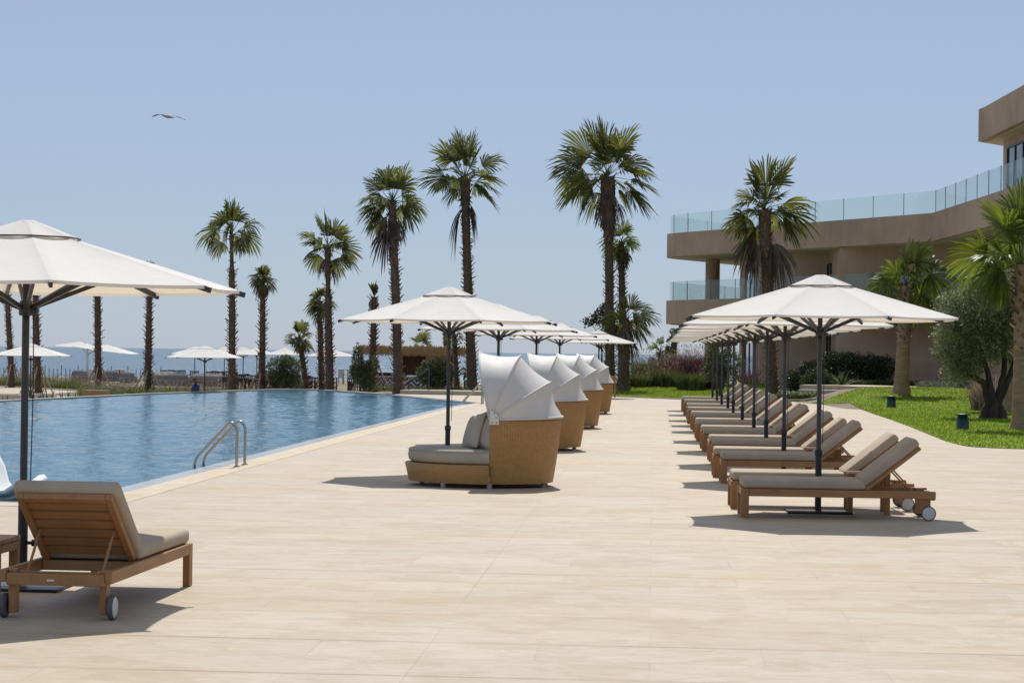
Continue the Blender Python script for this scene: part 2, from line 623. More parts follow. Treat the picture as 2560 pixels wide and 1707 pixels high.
# ------------------------------------------------------------------ world and sun
SUN_EL, SUN_AZ = R(53), R(0)
wd = bpy.data.worlds.new('World')
sc.world = wd
wd.use_nodes = True
g = N(wd.node_tree)
wd.node_tree.nodes.clear()
sky = g.n('ShaderNodeTexSky', sky_type='NISHITA')
sky.sun_disc = False
sky.sun_elevation = SUN_EL
sky.sun_rotation = SUN_AZ
sky.altitude = 0
sky.air_density = 1.0
sky.dust_density = .3
sky.ozone_density = 10.0
bg = g.n('ShaderNodeBackground')
bg.inputs[1].default_value = .10
hazy = g.mix(.70, sky.outputs[0], (4.22, 4.88, 6.12))
g.l(hazy, bg.inputs[0])
wo = g.n('ShaderNodeOutputWorld')
g.l(bg.outputs[0], wo.inputs[0])
sd = bpy.data.lights.new('sun', 'SUN')
sd.energy = 4.3
sd.angle = R(.53)
sd.color = (1.0, .965, .90)
so = bpy.data.objects.new('sun', sd)
COL.objects.link(so)
sdir = Vector((math.sin(SUN_AZ) * math.cos(SUN_EL), math.cos(SUN_AZ) * math.cos(SUN_EL), math.sin(SUN_EL)))
so.rotation_euler = sdir.to_track_quat('Z', 'Y').to_euler()
so.location = (0, 30, 40)
sc.view_settings.view_transform = 'Standard'
sc.view_settings.look = 'None'
sc.view_settings.exposure = 0.0
sc.cycles.max_bounces = 8
sc.cycles.transparent_max_bounces = 16
sc.cycles.caustics_reflective = False
sc.cycles.caustics_refractive = False
sc.cycles.sample_clamp_indirect = 6

# ------------------------------------------------------------------ ground
pool = [(-6.28, 21.8), (-6.28, 40), (-6.25, 55), (-6.2, 62), (-6.0, 66), (-5.75, 67.6), (-6.53, 69.6), (-8.1, 73.7), (-10.25, 79.2),
        (-12, 82.7), (-13.7, 85.6), (-14.5, 86.7), (-15.2, 86.8), (-16.4, 82.5), (-17.3, 78.1), (-18.1, 74), (-19.1, 65.7), (-19.5, 62.2),
        (-19.9, 50), (-20.0, 35), (-20.0, 21.8)]


def inside(x, y, poly):
    c = False
    n = len(poly)
    for i in range(n):
        x1, y1 = poly[i]
        x2, y2 = poly[(i + 1) % n]
        if (y1 > y) != (y2 > y) and x < (x2 - x1) * (y - y1) / (y2 - y1) + x1:
            c = not c
    return c


def offset_poly(poly, d):
    n = len(poly)
    area = sum(poly[i][0] * poly[(i + 1) % n][1] - poly[(i + 1) % n][0] * poly[i][1] for i in range(n))
    sg = 1 if area > 0 else -1
    out = []
    for i in range(n):
        p0, p1, p2 = Vector(poly[i - 1]), Vector(poly[i]), Vector(poly[(i + 1) % n])
        e1, e2 = (p1 - p0).normalized(), (p2 - p1).normalized()
        n1, n2 = Vector((e1.y, -e1.x)) * sg, Vector((e2.y, -e2.x)) * sg
        b = (n1 + n2)
        b = b.normalized() if b.length > 1e-6 else n1
        k = d / max(.4, b.dot(n1))
        out.append((p1.x + b.x * k, p1.y + b.y * k))
    return out


def low_w(x, y):
    """how far the ground has dropped to the lower seaside terrace"""
    a = max(S(-20.1, -20.5, x), S(-11.0, -14.0, x) * S(60, 68, y))
    a = max(a, S(92, 128, y) * S(4, -3, x))
    return a


def gh(x, y):
    low = -.75
    h = low * low_w(x, y)
    h += .50 * max(S(5.6, 8.2, x) * S(63, 80, y), S(3.0, 7.0, x) * S(86, 95, y))
    h += .18 * S(-6, 0, x) * S(80, 95, y) * (1 - S(3.0, 6.0, x)) * (1 - S(100, 125, y))
    h -= 7.0 * S(165, 230, y) + 2.0 * S(215, 300, y)
    return h


def hit(px, py):
    d = ray(px, py)
    t = 20.0 / d.y
    for _ in range(4000):
        x, y, z = d.x * t, d.y * t, CAMZ + d.z * t
        if z <= gh(x, y):
            break
        t += .06 / d.y
    return Vector((d.x * t, d.y * t, gh(d.x * t, d.y * t)))


def foot(px, D):
    """ground point of depth D under image column px"""
    p = at(px, 960, D)
    return Vector((p.x, D, gh(p.x, D)))


# terrain sheet (lowered under the paving and the pool)
xs = [-160, -110, -80, -60, -45, -36, -30, -26, -23, -21.5, -20.6, -20.2, -19.8] + [-19 + .75 * i for i in range(53)] + [21 + 2 * i for i in range(10)] + [45, 55, 70, 90, 120, 160]
ys = [-40, -20, 0, 15, 21] + [22 + 2 * i for i in range(14)] + [50 + 1.0 * i for i in range(81)] + [132 + 4 * i for i in range(14)] + [190 + 8 * i for i in range(16)]
vs, fs = [], []
pin = offset_poly(pool, -.05)
deck_back = [(-60, -30), (40, -30), (40, 42), (11.0, 42)]


def is_deck_zone(x, y):
    return (y < 75 and x > -20.0)


for y in ys:
    for x in xs:
        z = gh(x, y) - .012
        if inside(x, y, offset_poly(pool, .28)):
            z = -2.6
        vs.append((x, y, z))
nx = len(xs)
for j in range(len(ys) - 1):
    for i in range(nx - 1):
        a = j * nx + i
        fs.append((a, a + 1, a + 1 + nx, a + nx))
tag(MB().add(vs, fs, True).build('ground', 'soil'), kind='structure')

# sea
mb = MB()
mb.add([(-60000, 150, -8), (60000, 150, -8), (60000, 80000, -8), (-60000, 80000, -8)], [(0, 1, 2, 3)])
tag(mb.build('sea', 'sea'), kind='structure')


def sheet(name, mat, outer, holes=(), z=0.0, zf=None, parent=None):
    loops = [[Vector((p[0], p[1], 0)) for p in lp] for lp in (outer, *holes)]
    flat = [p for lp in loops for p in lp]
    tri = tessellate_polygon(loops)
    up = []
    for t in tri:
        a, b, c = (flat[i] for i in t)
        up.append(t if (b - a).cross(c - a).z > 0 else (t[0], t[2], t[1]))
    b_ = MB().add([(p.x, p.y, zf(p.x, p.y) if zf else z) for p in flat], up)
    return b_.build(name, mat, parent, fix=False)


# paving outline, from the near edge round the lawns
lawn_r = [gz(px, py) for px, py in ((2024, 1009), (2123, 1013), (2150, 1022), (2185, 1035), (2230, 1050), (2276, 1067), (2320, 1085), (2365, 1103), (2400, 1112), (2424, 1116.5), (2480, 1120), (2560, 1122.6))]
lawn_r = [(p.x, p.y) for p in lawn_r]
fl_r = gz(1812, 1003)
fl_l = gz(1520, 991)
gut_o = offset_poly(pool, .30)
cop_o = offset_poly(pool, .70)
# outer wall of the infinity edge only on the far left; coping on the near and right sides
deck_outer = [(-60, -30), (45, -30), (45, lawn_r[-1][1] - 1.2), (16, lawn_r[-1][1] - .6)] + list(reversed(lawn_r)) + [
    (lawn_r[0][0] - 1.2, 82.5), (5.6, 84.5), (4.6, 82.0), (fl_r.x + .5, fl_r.y + .6), (fl_r.x, fl_r.y), (fl_l.x, fl_l.y), (-5.5, 81.0), (-9.0, 83.5), (-10.6, 83.0)]
# follow the outside of the pool on its right flank, then wrap under it
right_flank = [p for p in cop_o[:9]]
deck_poly = deck_outer + list(reversed(right_flank)) + [(-20.2, cop_o[0][1]), (-60, cop_o[0][1])]
tag(sheet('paving', 'deck', deck_poly, z=0.0), kind='structure')


def strip(name, mat, inner, outer, idx, z0, z1, zin=None):
    mb = MB()
    for a, b in zip(idx[:-1], idx[1:]):
        p = [inner[a], inner[b], outer[b], outer[a]]
        mb.prism(p, z0, z1)
    return mb.build(name, mat)


n_p = len(pool)
ridx = list(range(0, 9))
tag(strip('pool_coping', 'coping', gut_o, cop_o, [n_p - 1] + ridx, -.2, .004), kind='structure')
tag(strip('pool_gutter', 'gutter', pool, gut_o, [n_p - 1] + ridx, -.2, -.006), kind='structure')
edge_o = offset_poly(pool, .26)
tag(strip('pool_edge_wall', 'wall_pale', pool, edge_o, list(range(8, n_p)), -2.5, .012), kind='structure')
mb = MB()
n = n_p
mb.add([(x, y, 0.0) for x, y in pool] + [(x, y, -1.5) for x, y in pool], [(i, (i + 1) % n, (i + 1) % n + n, i + n) for i in range(n)])
pw = mb.build('pool_wall', 'pooltile')
pw.location.z = -.02
tag(pw, kind='structure')
pw2 = sheet('pool_floor', 'pooltile', pool, z=-1.5)
tag(pw2, kind='structure')
# water: a real sheet, fine enough for slow swells
def wave(x, y):
    w = .42 * noise.noise((x * .55, y * .50, 1.7)) + .50 * noise.noise((x * 1.15 + 7, y * 1.55 + .35 * x, 4.1)) + .42 * noise.noise((x * 2.3, y * 3.1 - .5 * x, 9.3)) + .26 * noise.noise((x * 4.6 + .8 * y, y * 5.6, 2.2))
    return w * .034


wp_ = offset_poly(pool, .2)
wxs = [-20.3 + .125 * i for i in range(116)]
wys = [21.6]
while wys[-1] < 87.2:
    wys.append(wys[-1] + (.11 if wys[-1] < 45 else .2))
vs, fs, idm = [], [], {}
for j, y in enumerate(wys):
    for i, x in enumerate(wxs):
        vs.append((x, y, -.035 + wave(x, y)))
nxw = len(wxs)
for j in range(len(wys) - 1):
    yc_ = (wys[j] + wys[j + 1]) / 2
    for i in range(nxw - 1):
        xc_ = wxs[i] + .06
        if (22 < yc_ < 62 and -19.3 < xc_ < -6.3) or inside(xc_, yc_, wp_):
            a = j * nxw + i
            fs.append((a, a + 1, a + 1 + nxw, a + nxw))
mb = MB()
mb.add(vs, fs, True)
tag(mb.build('pool_water', 'pool', fix=False), kind='structure')


# lawns -------------------------------------------------------------
def lawn(name, poly, zoff=.012, step=.6):
    xs_ = [p[0] for p in poly]
    ys_ = [p[1] for p in poly]
    bm = bmesh.new()
    f = bm.faces.new([bm.verts.new((p[0], p[1], 0)) for p in poly])
    bmesh.ops.triangulate(bm, faces=[f])
    for k in range(int((max(ys_) - min(ys_)) / 1.5)):
        yy = min(ys_) + 1.5 * (k + 1)
        bmesh.ops.bisect_plane(bm, geom=bm.verts[:] + bm.edges[:] + bm.faces[:], plane_co=(0, yy, 0), plane_no=(0, 1, 0))
    for k in range(int((max(xs_) - min(xs_)) / 1.2)):
        xx = min(xs_) + 1.2 * (k + 1)
        bmesh.ops.bisect_plane(bm, geom=bm.verts[:] + bm.edges[:] + bm.faces[:], plane_co=(xx, 0, 0), plane_no=(1, 0, 0))
    bm.verts.index_update()
    b_ = MB().add([(v.co.x, v.co.y, gh(v.co.x, v.co.y) + zoff) for v in bm.verts], [tuple(v.index for v in f.verts) for f in bm.faces], True)
    bm.free()
    o = b_.build(name, 'lawn')
    return tag(o, kind='structure')


def blades(name, poly, nb, hgt, seed, mat='blade', wid=.014, dens=None):
    rnd = random.Random(seed)
    xs_ = [p[0] for p in poly]
    ys_ = [p[1] for p in poly]
    vs, fs = [], []
    k = 0
    while k < nb:
        x = rnd.uniform(min(xs_), max(xs_))
        y = rnd.uniform(min(ys_), max(ys_))
        if not inside(x, y, poly):
            continue
        nn = noise.noise((x * .5, y * .5, 3.1))
        hh = hgt * rnd.uniform(.5, 1.2) * (1 + .4 * nn)
        a = rnd.uniform(0, 2 * PI)
        dx, dy = math.cos(a) * wid * rnd.uniform(.7, 1.6), math.sin(a) * wid
        lx, ly = rnd.gauss(0, .5) * hh, rnd.gauss(0, .5) * hh
        z = gh(x, y) + .01
        o = len(vs)
        vs += [(x - dx, y - dy, z), (x + dx, y + dy, z), (x + lx, y + ly, z + hh)]
        fs.append((o, o + 1, o + 2))
        k += 1
    return tag(MB().add(vs, fs).build(name, mat, fix=False), kind='stuff')


lr = lawn_r + [(16, lawn_r[-1][1] - .6), (16.5, 66), (14.5, 74), (12.5, 78.5), (9.4, 80.5), (7.9, 79.0), (6.7, 77.4)]
lawn('lawn', lr)
tag(blades('grass', lr, 70000, .055, 5), 'short bright green lawn right of the loungers', 'grass')
fl = [(fl_l.x - 4.6, fl_l.y + 2.2), (fl_l.x, fl_l.y), (fl_r.x, fl_r.y), (fl_r.x + .6, fl_r.y + 1.0), (4.4, 82.5), (5.4, 85.5), (5.4, 99), (2, 101), (-6.5, 99), (-7.5, 90)]
lawn('lawn', fl)
tag(blades('grass', fl, 32000, .085, 6, wid=.018), 'bright lawn beyond the row of loungers', 'grass')
mb = MB()
for a, b in zip(fl[:3], fl[1:4]):
    d = Vector((b[0] - a[0], b[1] - a[1])).normalized()
    nrm = Vector((-d.y, d.x)) * .12
    mb.prism([a, b, (b[0] + nrm.x, b[1] + nrm.y), (a[0] + nrm.x, a[1] + nrm.y)], -.1, .05)
tag(mb.build('lawn_kerb', 'stone'), kind='structure')


# ------------------------------------------------------------------ sun lounger (local x runs from foot to head)
def make_lounger():
    root = thing('sun_lounger', 'lounger', 'sun lounger')
    f = MB()
    for sy in (-1, 1):
        y0, y1 = sorted((sy * .35, sy * .308))
        f.rbox(-.895, .985, y0, y1, .222, .297, .004, 1)
    f.rbox(-.972, -.932, -.305, .305, .222, .297, .004, 1)
    f.rbox(.945, .985, -.305, .305, .205, .275, .004, 1)
    f.rbox(.26, .30, -.305, .305, .225, .29, .004, 1)
    f.build('frame', 'teak_x', root)
    for sy in (-1, 1):
        y0, y1 = sorted((sy * .352, sy * .302))
        MB().rbox(-.98, -.897, y0, y1, .0, .297, .005, 1).build('leg', 'teak_z', root)
        y0, y1 = sorted((sy * .306, sy * .262))
        MB().rbox(.86, .94, y0, y1, .03, .297, .005, 1).build('leg', 'teak_z', root)
        w = MB()
        ys_ = (sy * .318, sy * .355)
        prof = [(.02, ys_[0]), (.066, ys_[0]), (.075, ys_[0] + sy * .006), (.075, ys_[1] - sy * .006), (.066, ys_[1])]
        # tyre turned about the y axis
        nn = 28
        vv, ff = [], []
        for r_, yy in prof:
            for k in range(nn):
                a = 2 * PI * k / nn
                vv.append((.915 + r_ * math.cos(a), yy, .075 + r_ * math.sin(a)))
        for i in range(len(prof) - 1):
            for k in range(nn):
                a, b = i * nn + k, i * nn + (k + 1) % nn
                ff.append((a, b, b + nn, a + nn))
        w.add(vv, ff, True)
        wo_ = w.build('wheel', 'rubber', root)
        h_ = MB()
        vv = [(.915 + .058 * math.cos(2 * PI * k / nn), ys_[1] + sy * .001, .075 + .058 * math.sin(2 * PI * k / nn)) for k in range(nn)]
        vv2 = [(.915 + .066 * math.cos(2 * PI * k / nn), ys_[1] - sy * .004, .075 + .066 * math.sin(2 * PI * k / nn)) for k in range(nn)]
        h_.add(vv + vv2, [tuple(range(nn))] + [(k, (k + 1) % nn, (k + 1) % nn + nn, k + nn) for k in range(nn)])
        h_.build('hub_cap', 'rim', wo_)
    sl = MB()
    for k in range(11):
        x = -.90 + k * .105
        sl.box(x, x + .075, -.306, .306, .268, .286)
    sl.build('seat_slats', 'teak_y', root)
    MB().rbox(-.965, .285, -.335, .335, .300, .398, .032, 4).build('seat_cushion', 'cushion', root)
    A = R(38.5)
    Mx = Matrix.Translation((.295, 0, .30)) @ Matrix.Rotation(-A, 4, 'Y')
    b = MB()
    for sy in (-1, 1):
        y0, y1 = sorted((sy * .300, sy * .258))
        b.rbox(.0, .69, y0, y1, -.012, .030, .003, 1, Mx)
    b.rbox(.645, .69, -.257, .257, -.012, .030, .003, 1, Mx)
    b.build('backrest_frame', 'teak_x', root)
    b = MB()
    for k in range(6):
        x = .05 + k * .099
        b.box(x, x + .072, -.257, .257, .006, .024, Mx)
    b.build('backrest_slats', 'teak_y', root)
    MB().rbox(.012, .710, -.335, .335, .034, .125, .032, 4, Mx).build('back_cushion', 'cushion', root)
    for sy in (-1, 1):
        p = Mx @ Vector((.34, sy * .235, -.012))
        MB().tube([p, (.80, sy * .235, .262)], .009, 6).build('prop_rod', 'teak_x', root)
    MB().tube([(.80, -.30, .262), (.80, .30, .262)], .011, 6).build('cross_rod', 'teak_y', root)
    MB().box(.9855, .988, -.05, -.005, .232, .244).build('name_plate', 'alu', root)
    return root


def make_table():
    root = thing('side_table', 'table', 'side table')
    t = MB()
    for k in range(5):
        y = -.225 + k * .091
        t.rbox(-.225, .225, y, y + .086, .40, .43, .003, 1)
    t.build('table_top', 'teak_x', root)
    a = MB()
    for s_ in (-1, 1):
        a.box(-.16, .16, min(s_ * .222, s_ * .197), max(s_ * .222, s_ * .197), .345, .396)
        a.box(min(s_ * .222, s_ * .197), max(s_ * .222, s_ * .197), -.16, .16, .345, .396)
    a.build('apron', 'teak_x', root)
    for sx in (-1, 1):
        for sy in (-1, 1):
            x0, x1 = sorted((sx * .222, sx * .165))
            y0, y1 = sorted((sy * .222, sy * .165))
            MB().rbox(x0, x1, y0, y1, 0, .397, .003, 1).build('leg', 'teak_z', root)
    return root


# ------------------------------------------------------------------ parasol
def make_parasol(RR=1.49, rim=2.065, apex=2.47, name='parasol', full=True, rz=0):
    root = thing(name, 'parasol', 'parasol')
    if full:
        MB().rbox(-.34, .34, -.34, .34, 0, .022, .005, 1).build('base_plate', 'black', root)
        b = MB()
        b.lathe([(.034, .0225), (.034, .62), (.030, .64)], 16)
        b.lathe([(.040, .60), (.042, .605), (.042, .655), (.036, .66)], 16)
        b.build('base_sleeve', 'black', root)
        k = MB()
        k.tube([(.03, 0, .30), (.065, 0, .30)], .012, 8).tube([(.065, 0, .30), (.095, 0, .30)], .024, 10)
        k.build('clamp_knob', 'black', root)
    MB().lathe([(.0255, .63 if full else 0), (.0255, apex - .04), (.0, apex - .04)], 16).build('pole', 'charcoal', root)
    hub = MB()
    hz = rim - .15
    hub.lathe([(.028, hz - .055), (.048, hz - .05), (.05, hz + .02), (.04, hz + .05), (.028, hz + .05)], 16)
    hub.rbox(.03, .085, -.02, .02, hz - .04, hz - .01, .004, 1)
    hub.build('hub', 'charcoal', root)
    MB().tube([(.045, .02, hz - .04), (.050, .03, 1.4), (.042, .02, .72)], .004, 5).build('cord', 'black', root)
    can, n8 = MB(), 8
    cs = [(math.cos(PI / 8 + k * PI / 4), math.sin(PI / 8 + k * PI / 4)) for k in range(8)]

    def P(k, u, t, dz=0, dr=1.0):
        a, c = cs[k % 8], cs[(k + 1) % 8]
        bow = 4 * u * (1 - u)
        r_ = RR * t * dr * (1 - .022 * bow * t)
        z = apex + .02 - (apex + .02 - rim) * t - .018 * bow * t * (1.25 - t) * 2 + dz
        return ((a[0] * (1 - u) + c[0] * u) * r_, (a[1] * (1 - u) + c[1] * u) * r_, z)

    NU, NT = 6, 8
    for k in range(8):
        vv = [P(k, u / NU, .10 + .90 * t / NT) for t in range(NT + 1) for u in range(NU + 1)]
        ff = [(t * (NU + 1) + u, t * (NU + 1) + u + 1, (t + 1) * (NU + 1) + u + 1, (t + 1) * (NU + 1) + u) for t in range(NT) for u in range(NU)]
        can.add(vv, ff, True)
    # hem: fabric turned down a little at the rim
    for k in range(8):
        vv = [P(k, u / NU, 1.0, -dz) for dz in (0, .022) for u in range(NU + 1)]
        can.add(vv, [(u, u + 1, u + NU + 2, u + NU + 1) for u in range(NU)], True)
    co = can.build('canopy', 'canvas', root, fix=False)
    cap = MB()
    rnd = random.Random(4)
    for k in range(8):
        vv = []
        for t in range(5):
            for u in range(NU + 1):
                uu, tt = u / NU, t / 4
                a, c = cs[k], cs[(k + 1) % 8]
                r_ = .085 + (.36 - .085) * tt
                z = apex + .035 - .105 * tt ** 1.05 + .006 * math.sin(uu * 2 * PI) * tt - .010 * 4 * uu * (1 - uu) * tt
                vv.append(((a[0] * (1 - uu) + c[0] * uu) * r_, (a[1] * (1 - uu) + c[1] * uu) * r_, z))
        cap.add(vv, [(t * (NU + 1) + u, t * (NU + 1) + u + 1, (t + 1) * (NU + 1) + u + 1, (t + 1) * (NU + 1) + u) for t in range(4) for u in range(NU)], True)
    cap.lathe([(.0, apex + .050), (.05, apex + .048), (.088, apex + .034)], 8, smooth=False)
    cap.build('vent_cap', 'canvas', co, fix=False)
    if full:
        tr = MB()
        for k in range(8):
            a, c = cs[k], cs[(k + 1) % 8]
            tr.tube([(a[0] * .364, a[1] * .364, apex - .073), (c[0] * .364, c[1] * .364, apex - .073)], .007, 4)
        tr.build('vent_trim', 'charcoal', co)
    for k in range(8):
        a = cs[k]
        z1 = rim - .026
        z0 = apex - .036
        r = MB().bar((a[0] * .05, a[1] * .05, z0), (a[0] * (RR + .035), a[1] * (RR + .035), z1 - .006), .022, .036)
        ro = r.build('rib', 'charcoal', root)
        t = .52
        q = (a[0] * RR * t, a[1] * RR * t, z0 + (z1 - z0) * t - .02)
        MB().bar((a[0] * .045, a[1] * .045, hz), q, .022, .030).build('strut', 'charcoal', ro)
    return root


lg = make_lounger()
pr = make_parasol()
tb = make_table()
GL = 'taupe cushioned loungers paired under the right parasols'
GP = 'parasols over the right row of loungers'
GT = 'small teak tables between the loungers'
XR = 1.77
DS = [22.3, 28.0, 32.3, 36.7, 41.0, 46.0, 49.8, 53.5, 58.3, 62.6]
rr = random.Random(11)
first = {'l': True, 'p': True, 't': True}


def inst(proto, key):
    if first[key]:
        first[key] = False
        return proto
    return copy_tree(proto)


for i, D in enumerate(DS):
    o = inst(pr, 'p')
    o.location = (XR + rr.uniform(-.02, .02), D, 0)
    o.rotation_euler.z = rr.uniform(-.02, .02)
    nm = 'nearest' if i == 0 else ('farthest' if i == 9 else ORD[i])
    o['label'] = ('white octagonal parasol nearest in the right lounger row' if i == 0 else
                  'white octagonal parasol at the far end of the right lounger row' if i == 9 else
                  'white octagonal parasol, %s from the front in the right lounger row' % ORD[i])
    o['group'] = GP
    for s_ in (-1, 1):
        l_ = inst(lg, 'l')
        l_.location = (1.86 + rr.uniform(-.03, .03) - (.03 if s_ > 0 else 0), D + s_ * .65 - (0 if s_ > 0 else .0), 0)
        l_.rotation_euler.z = R(rr.uniform(-.6, .6) + (.5 if i == 0 else 0))
        l_['label'] = 'taupe cushioned teak lounger on the %s side of the %s parasol in the right row' % ('near' if s_ < 0 else 'far', nm)
        l_['group'] = GL
    t_ = inst(tb, 't')
    t_.location = (2.28, D, 0)
    t_['label'] = 'small slatted teak table between the loungers of the %s parasol in the right row' % nm
    t_['group'] = GT

# left foreground pair
l_ = copy_tree(lg)
l_.location = (-3.565, 13.36, 0)
l_.rotation_euler.z = R(-90 - 1.6 + 180 - 180)
l_['label'] = 'teak lounger seen from behind in the left foreground, slatted raised back'
del l_['group']
o = copy_tree(pr)
o.location = (-4.315, 14.07, 0)
o['label'] = 'large white parasol cut off by the left edge, nearest the camera'
del o['group']
t_ = copy_tree(tb)
t_.location = (-4.30, 13.02, 0)
t_['label'] = 'teak side table at the left edge beside the foreground lounger'
del t_['group']

# parasols beside the daybeds
for i, (px, D) in enumerate(((1122, 27.8), (1246, 37.7), (1341, 48.4), (1399, 59.6), (1497, 78.0))):
    o = copy_tree(pr)
    p = at(px, 880, D)
    o.location = (p.x, D, 0)
    o.rotation_euler.z = rr.uniform(-.03, .03)
    o['label'] = ['white parasol over the front wicker daybed by the pool', 'white parasol beside the second hooded daybed', 'white parasol beside the third hooded daybed',
                  'white parasol beside the rearmost hooded daybed', 'white parasol at the lawn edge behind the daybeds'][i]
    o['group'] = 'parasols along the pool side'

# lower seaside terrace parasols
pr_far = make_parasol(1.49, 2.065, 2.47, 'parasol', False)
far_first = True
FARP = [(76, 77.0, 'white parasol left of the near pole beyond the pool'), (511, 80.0, 'white parasol standing right behind the far pool edge'),
        (486, 126.0, 'white parasol mostly hidden behind the one at the pool edge'),
        (560, 140.0, 'white parasol far back, left of a tall trunk'), (607, 128.0, 'white parasol between two tall palm trunks'),
        (641, 146.0, 'white parasol far back behind a palm trunk'), (711, 140.0, 'white parasol above the round olive bush'),
        (826, 119.0, 'white parasol behind the twin palm trunks')]
for px, D, lb in FARP:
    o = pr_far if far_first else copy_tree(pr_far)
    far_first = False
    p = foot(px, D)
    o.location = p
    o.rotation_euler.z = rr.uniform(-.2, .2)
    o['label'] = lb
    o['group'] = 'parasols on the seaside terrace'


# ------------------------------------------------------------------ wicker daybed
def make_daybed():
    root = thing('daybed', 'daybed', 'daybed')
    XP, AB, AF, B = .12, .835, 1.11, .77      # split plane, rear and front half lengths, half depth
    # seat base
    b = MB()
    prof = [(.955, .055), (.975, .16), (1.0, .275), (.99, .285), (.93, .285)]
    b.lathe(prof, 28, XP, 0, AF, B, True, PI / 2, 3 * PI / 2)
    b.build('seat_base', 'wicker', root)
    w = MB()
    prof = [(.885, .055), (.93, .30), (.975, .60), (1.0, .815), (.995, .83), (.945, .83), (.93, .80), (.90, .4), (.86, .06), (.885, .055)]
    w.lathe(prof, 32, XP, 0, AB, B, True, -PI / 2, PI / 2)
    for s_ in (-1, 1):
        vv = [(XP, s_ * B * r_, z) for r_, z in prof[:-1]]
        w.add(vv, [tuple(range(len(vv)))])
    w.build('wicker_back', 'wicker', root)
    mt_ = MB()
    mp = [(.0, .29), (.92, .29), (.955, .32), (.965, .38), (.955, .435), (.92, .460), (.45, .478), (.0, .481)]
    mt_.lathe(mp, 32, XP, 0, AF, B, True, PI / 2, 3 * PI / 2)
    mt_.lathe([(r_ * .84, z) for r_, z in mp], 32, XP, 0, AB, B * 1.03, True, -PI / 2, PI / 2)
    mo = mt_.build('mattress', 'cushion2', root)
    pp = MB()
    for (zz, rr_) in ((.44, .958),):
        pp.tube([(XP + AF * rr_ * math.cos(a), B * rr_ * math.sin(a), zz) for a in [PI / 2 + PI * k / 28 for k in range(29)]], .007, 5)
    pp.build('piping', 'cushion2', mo)
    # feet
    for x, y in ((-.78, 0), (-.45, -.60), (-.45, .60), (.12, -.70), (.12, .70), (.75, -.25), (.75, .25)):
        MB().lathe([(.03, 0), (.034, .065), (0, .065)], 10, x, y).build('foot', 'footgrey', root)

    # hood: four bows and three fabric gores
    angs = [R(103), R(68), R(33), R(1.5)]
    PZ = .835

    def hp(al, ph, k=1.0):
        sn = max(0.0, math.sin(ph)) ** .82
        rad = (.83 if al > .2 else .845) * k
        return (XP + math.cos(al) * rad * sn, -math.cos(ph) * B * .985, PZ + math.sin(al) * rad * sn + .004)

    NP, NV = 26, 6
    hd = MB()
    for gi in range(3):
        a0, a1 = angs[gi], angs[gi + 1]
        vv = []
        for v in range(NV + 1):
            t = v / NV
            al = a0 + (a1 - a0) * t
            for p in range(NP + 1):
                ph = PI * p / NP
                sag = 4 * t * (1 - t)
                chord = math.cos((a1 - a0) / 2) / math.cos((a1 - a0) * (t - .5))
                vv.append(hp(al, ph, (chord * (1 - .035 * sag))))
        hd.add(vv, [(v * (NP + 1) + p, v * (NP + 1) + p + 1, (v + 1) * (NP + 1) + p + 1, (v + 1) * (NP + 1) + p) for v in range(NV) for p in range(NP)], True)
    ho = hd.build('hood', 'hood', root, fix=False)
    for al in angs:
        MB().tube([hp(al, PI * p / NP, 1.004) for p in range(NP + 1)], .012 if al > .1 else .016, 6).build('hood_bow', 'hood', ho)
    for s_ in (-1, 1):
        hpM = MB()
        y0 = s_ * (B + .004)
        pts = [(XP, PZ - .055), (XP + .115, PZ - .055), (XP + .115, PZ + .0)]
        pts += [(XP + .115 * math.cos(a), PZ + .115 * math.sin(a)) for a in (R(18), R(36), R(54), R(72), R(90))]
        nn = len(pts)
        hpM.add([(x, y0, z) for x, z in pts] + [(x, y0 + s_ * .006, z) for x, z in pts],
                [tuple(range(nn)), tuple(range(nn, 2 * nn))] + [(i, (i + 1) % nn, (i + 1) % nn + nn, i + nn) for i in range(nn)])
        hpo = hpM.build('hinge_plate', 'alu', root)
        hs = MB()
        for x, z in ((XP + .03, PZ - .03), (XP + .085, PZ - .03), (XP + .08, PZ + .03), (XP + .06, PZ + .08)):
            hs.tube([(x, y0 + s_ * .005, z), (x, y0 + s_ * .012, z)], .008, 8)
        hs.build('screw', 'charcoal', hpo)
    return root


def make_pillow():
    n_, L, T = 12, .23, .075
    vv, ff = [], []
    for sgn in (1, -1):
        o = len(vv)
        for j in range(n_ + 1):
            for i in range(n_ + 1):
                u, v = i / n_ * 2 - 1, j / n_ * 2 - 1
                k = (1 - u ** 4) * (1 - v ** 4)
                pin_ = 1 - .10 * (1 - abs(u)) * abs(v) ** 3
                pv = 1 - .10 * (1 - abs(v)) * abs(u) ** 3
                h = T * max(0, k) ** .5 * (1 + .10 * math.sin(3 * u + 2 * v))
                vv.append((u * L * pv, sgn * h, v * L * pin_))
        for j in range(n_):
            for i in range(n_):
                a = o + j * (n_ + 1) + i
                ff.append((a, a + 1, a + n_ + 2, a + n_ + 1))
    return MB().add(vv, ff, True).build('pillow', 'cushion2')


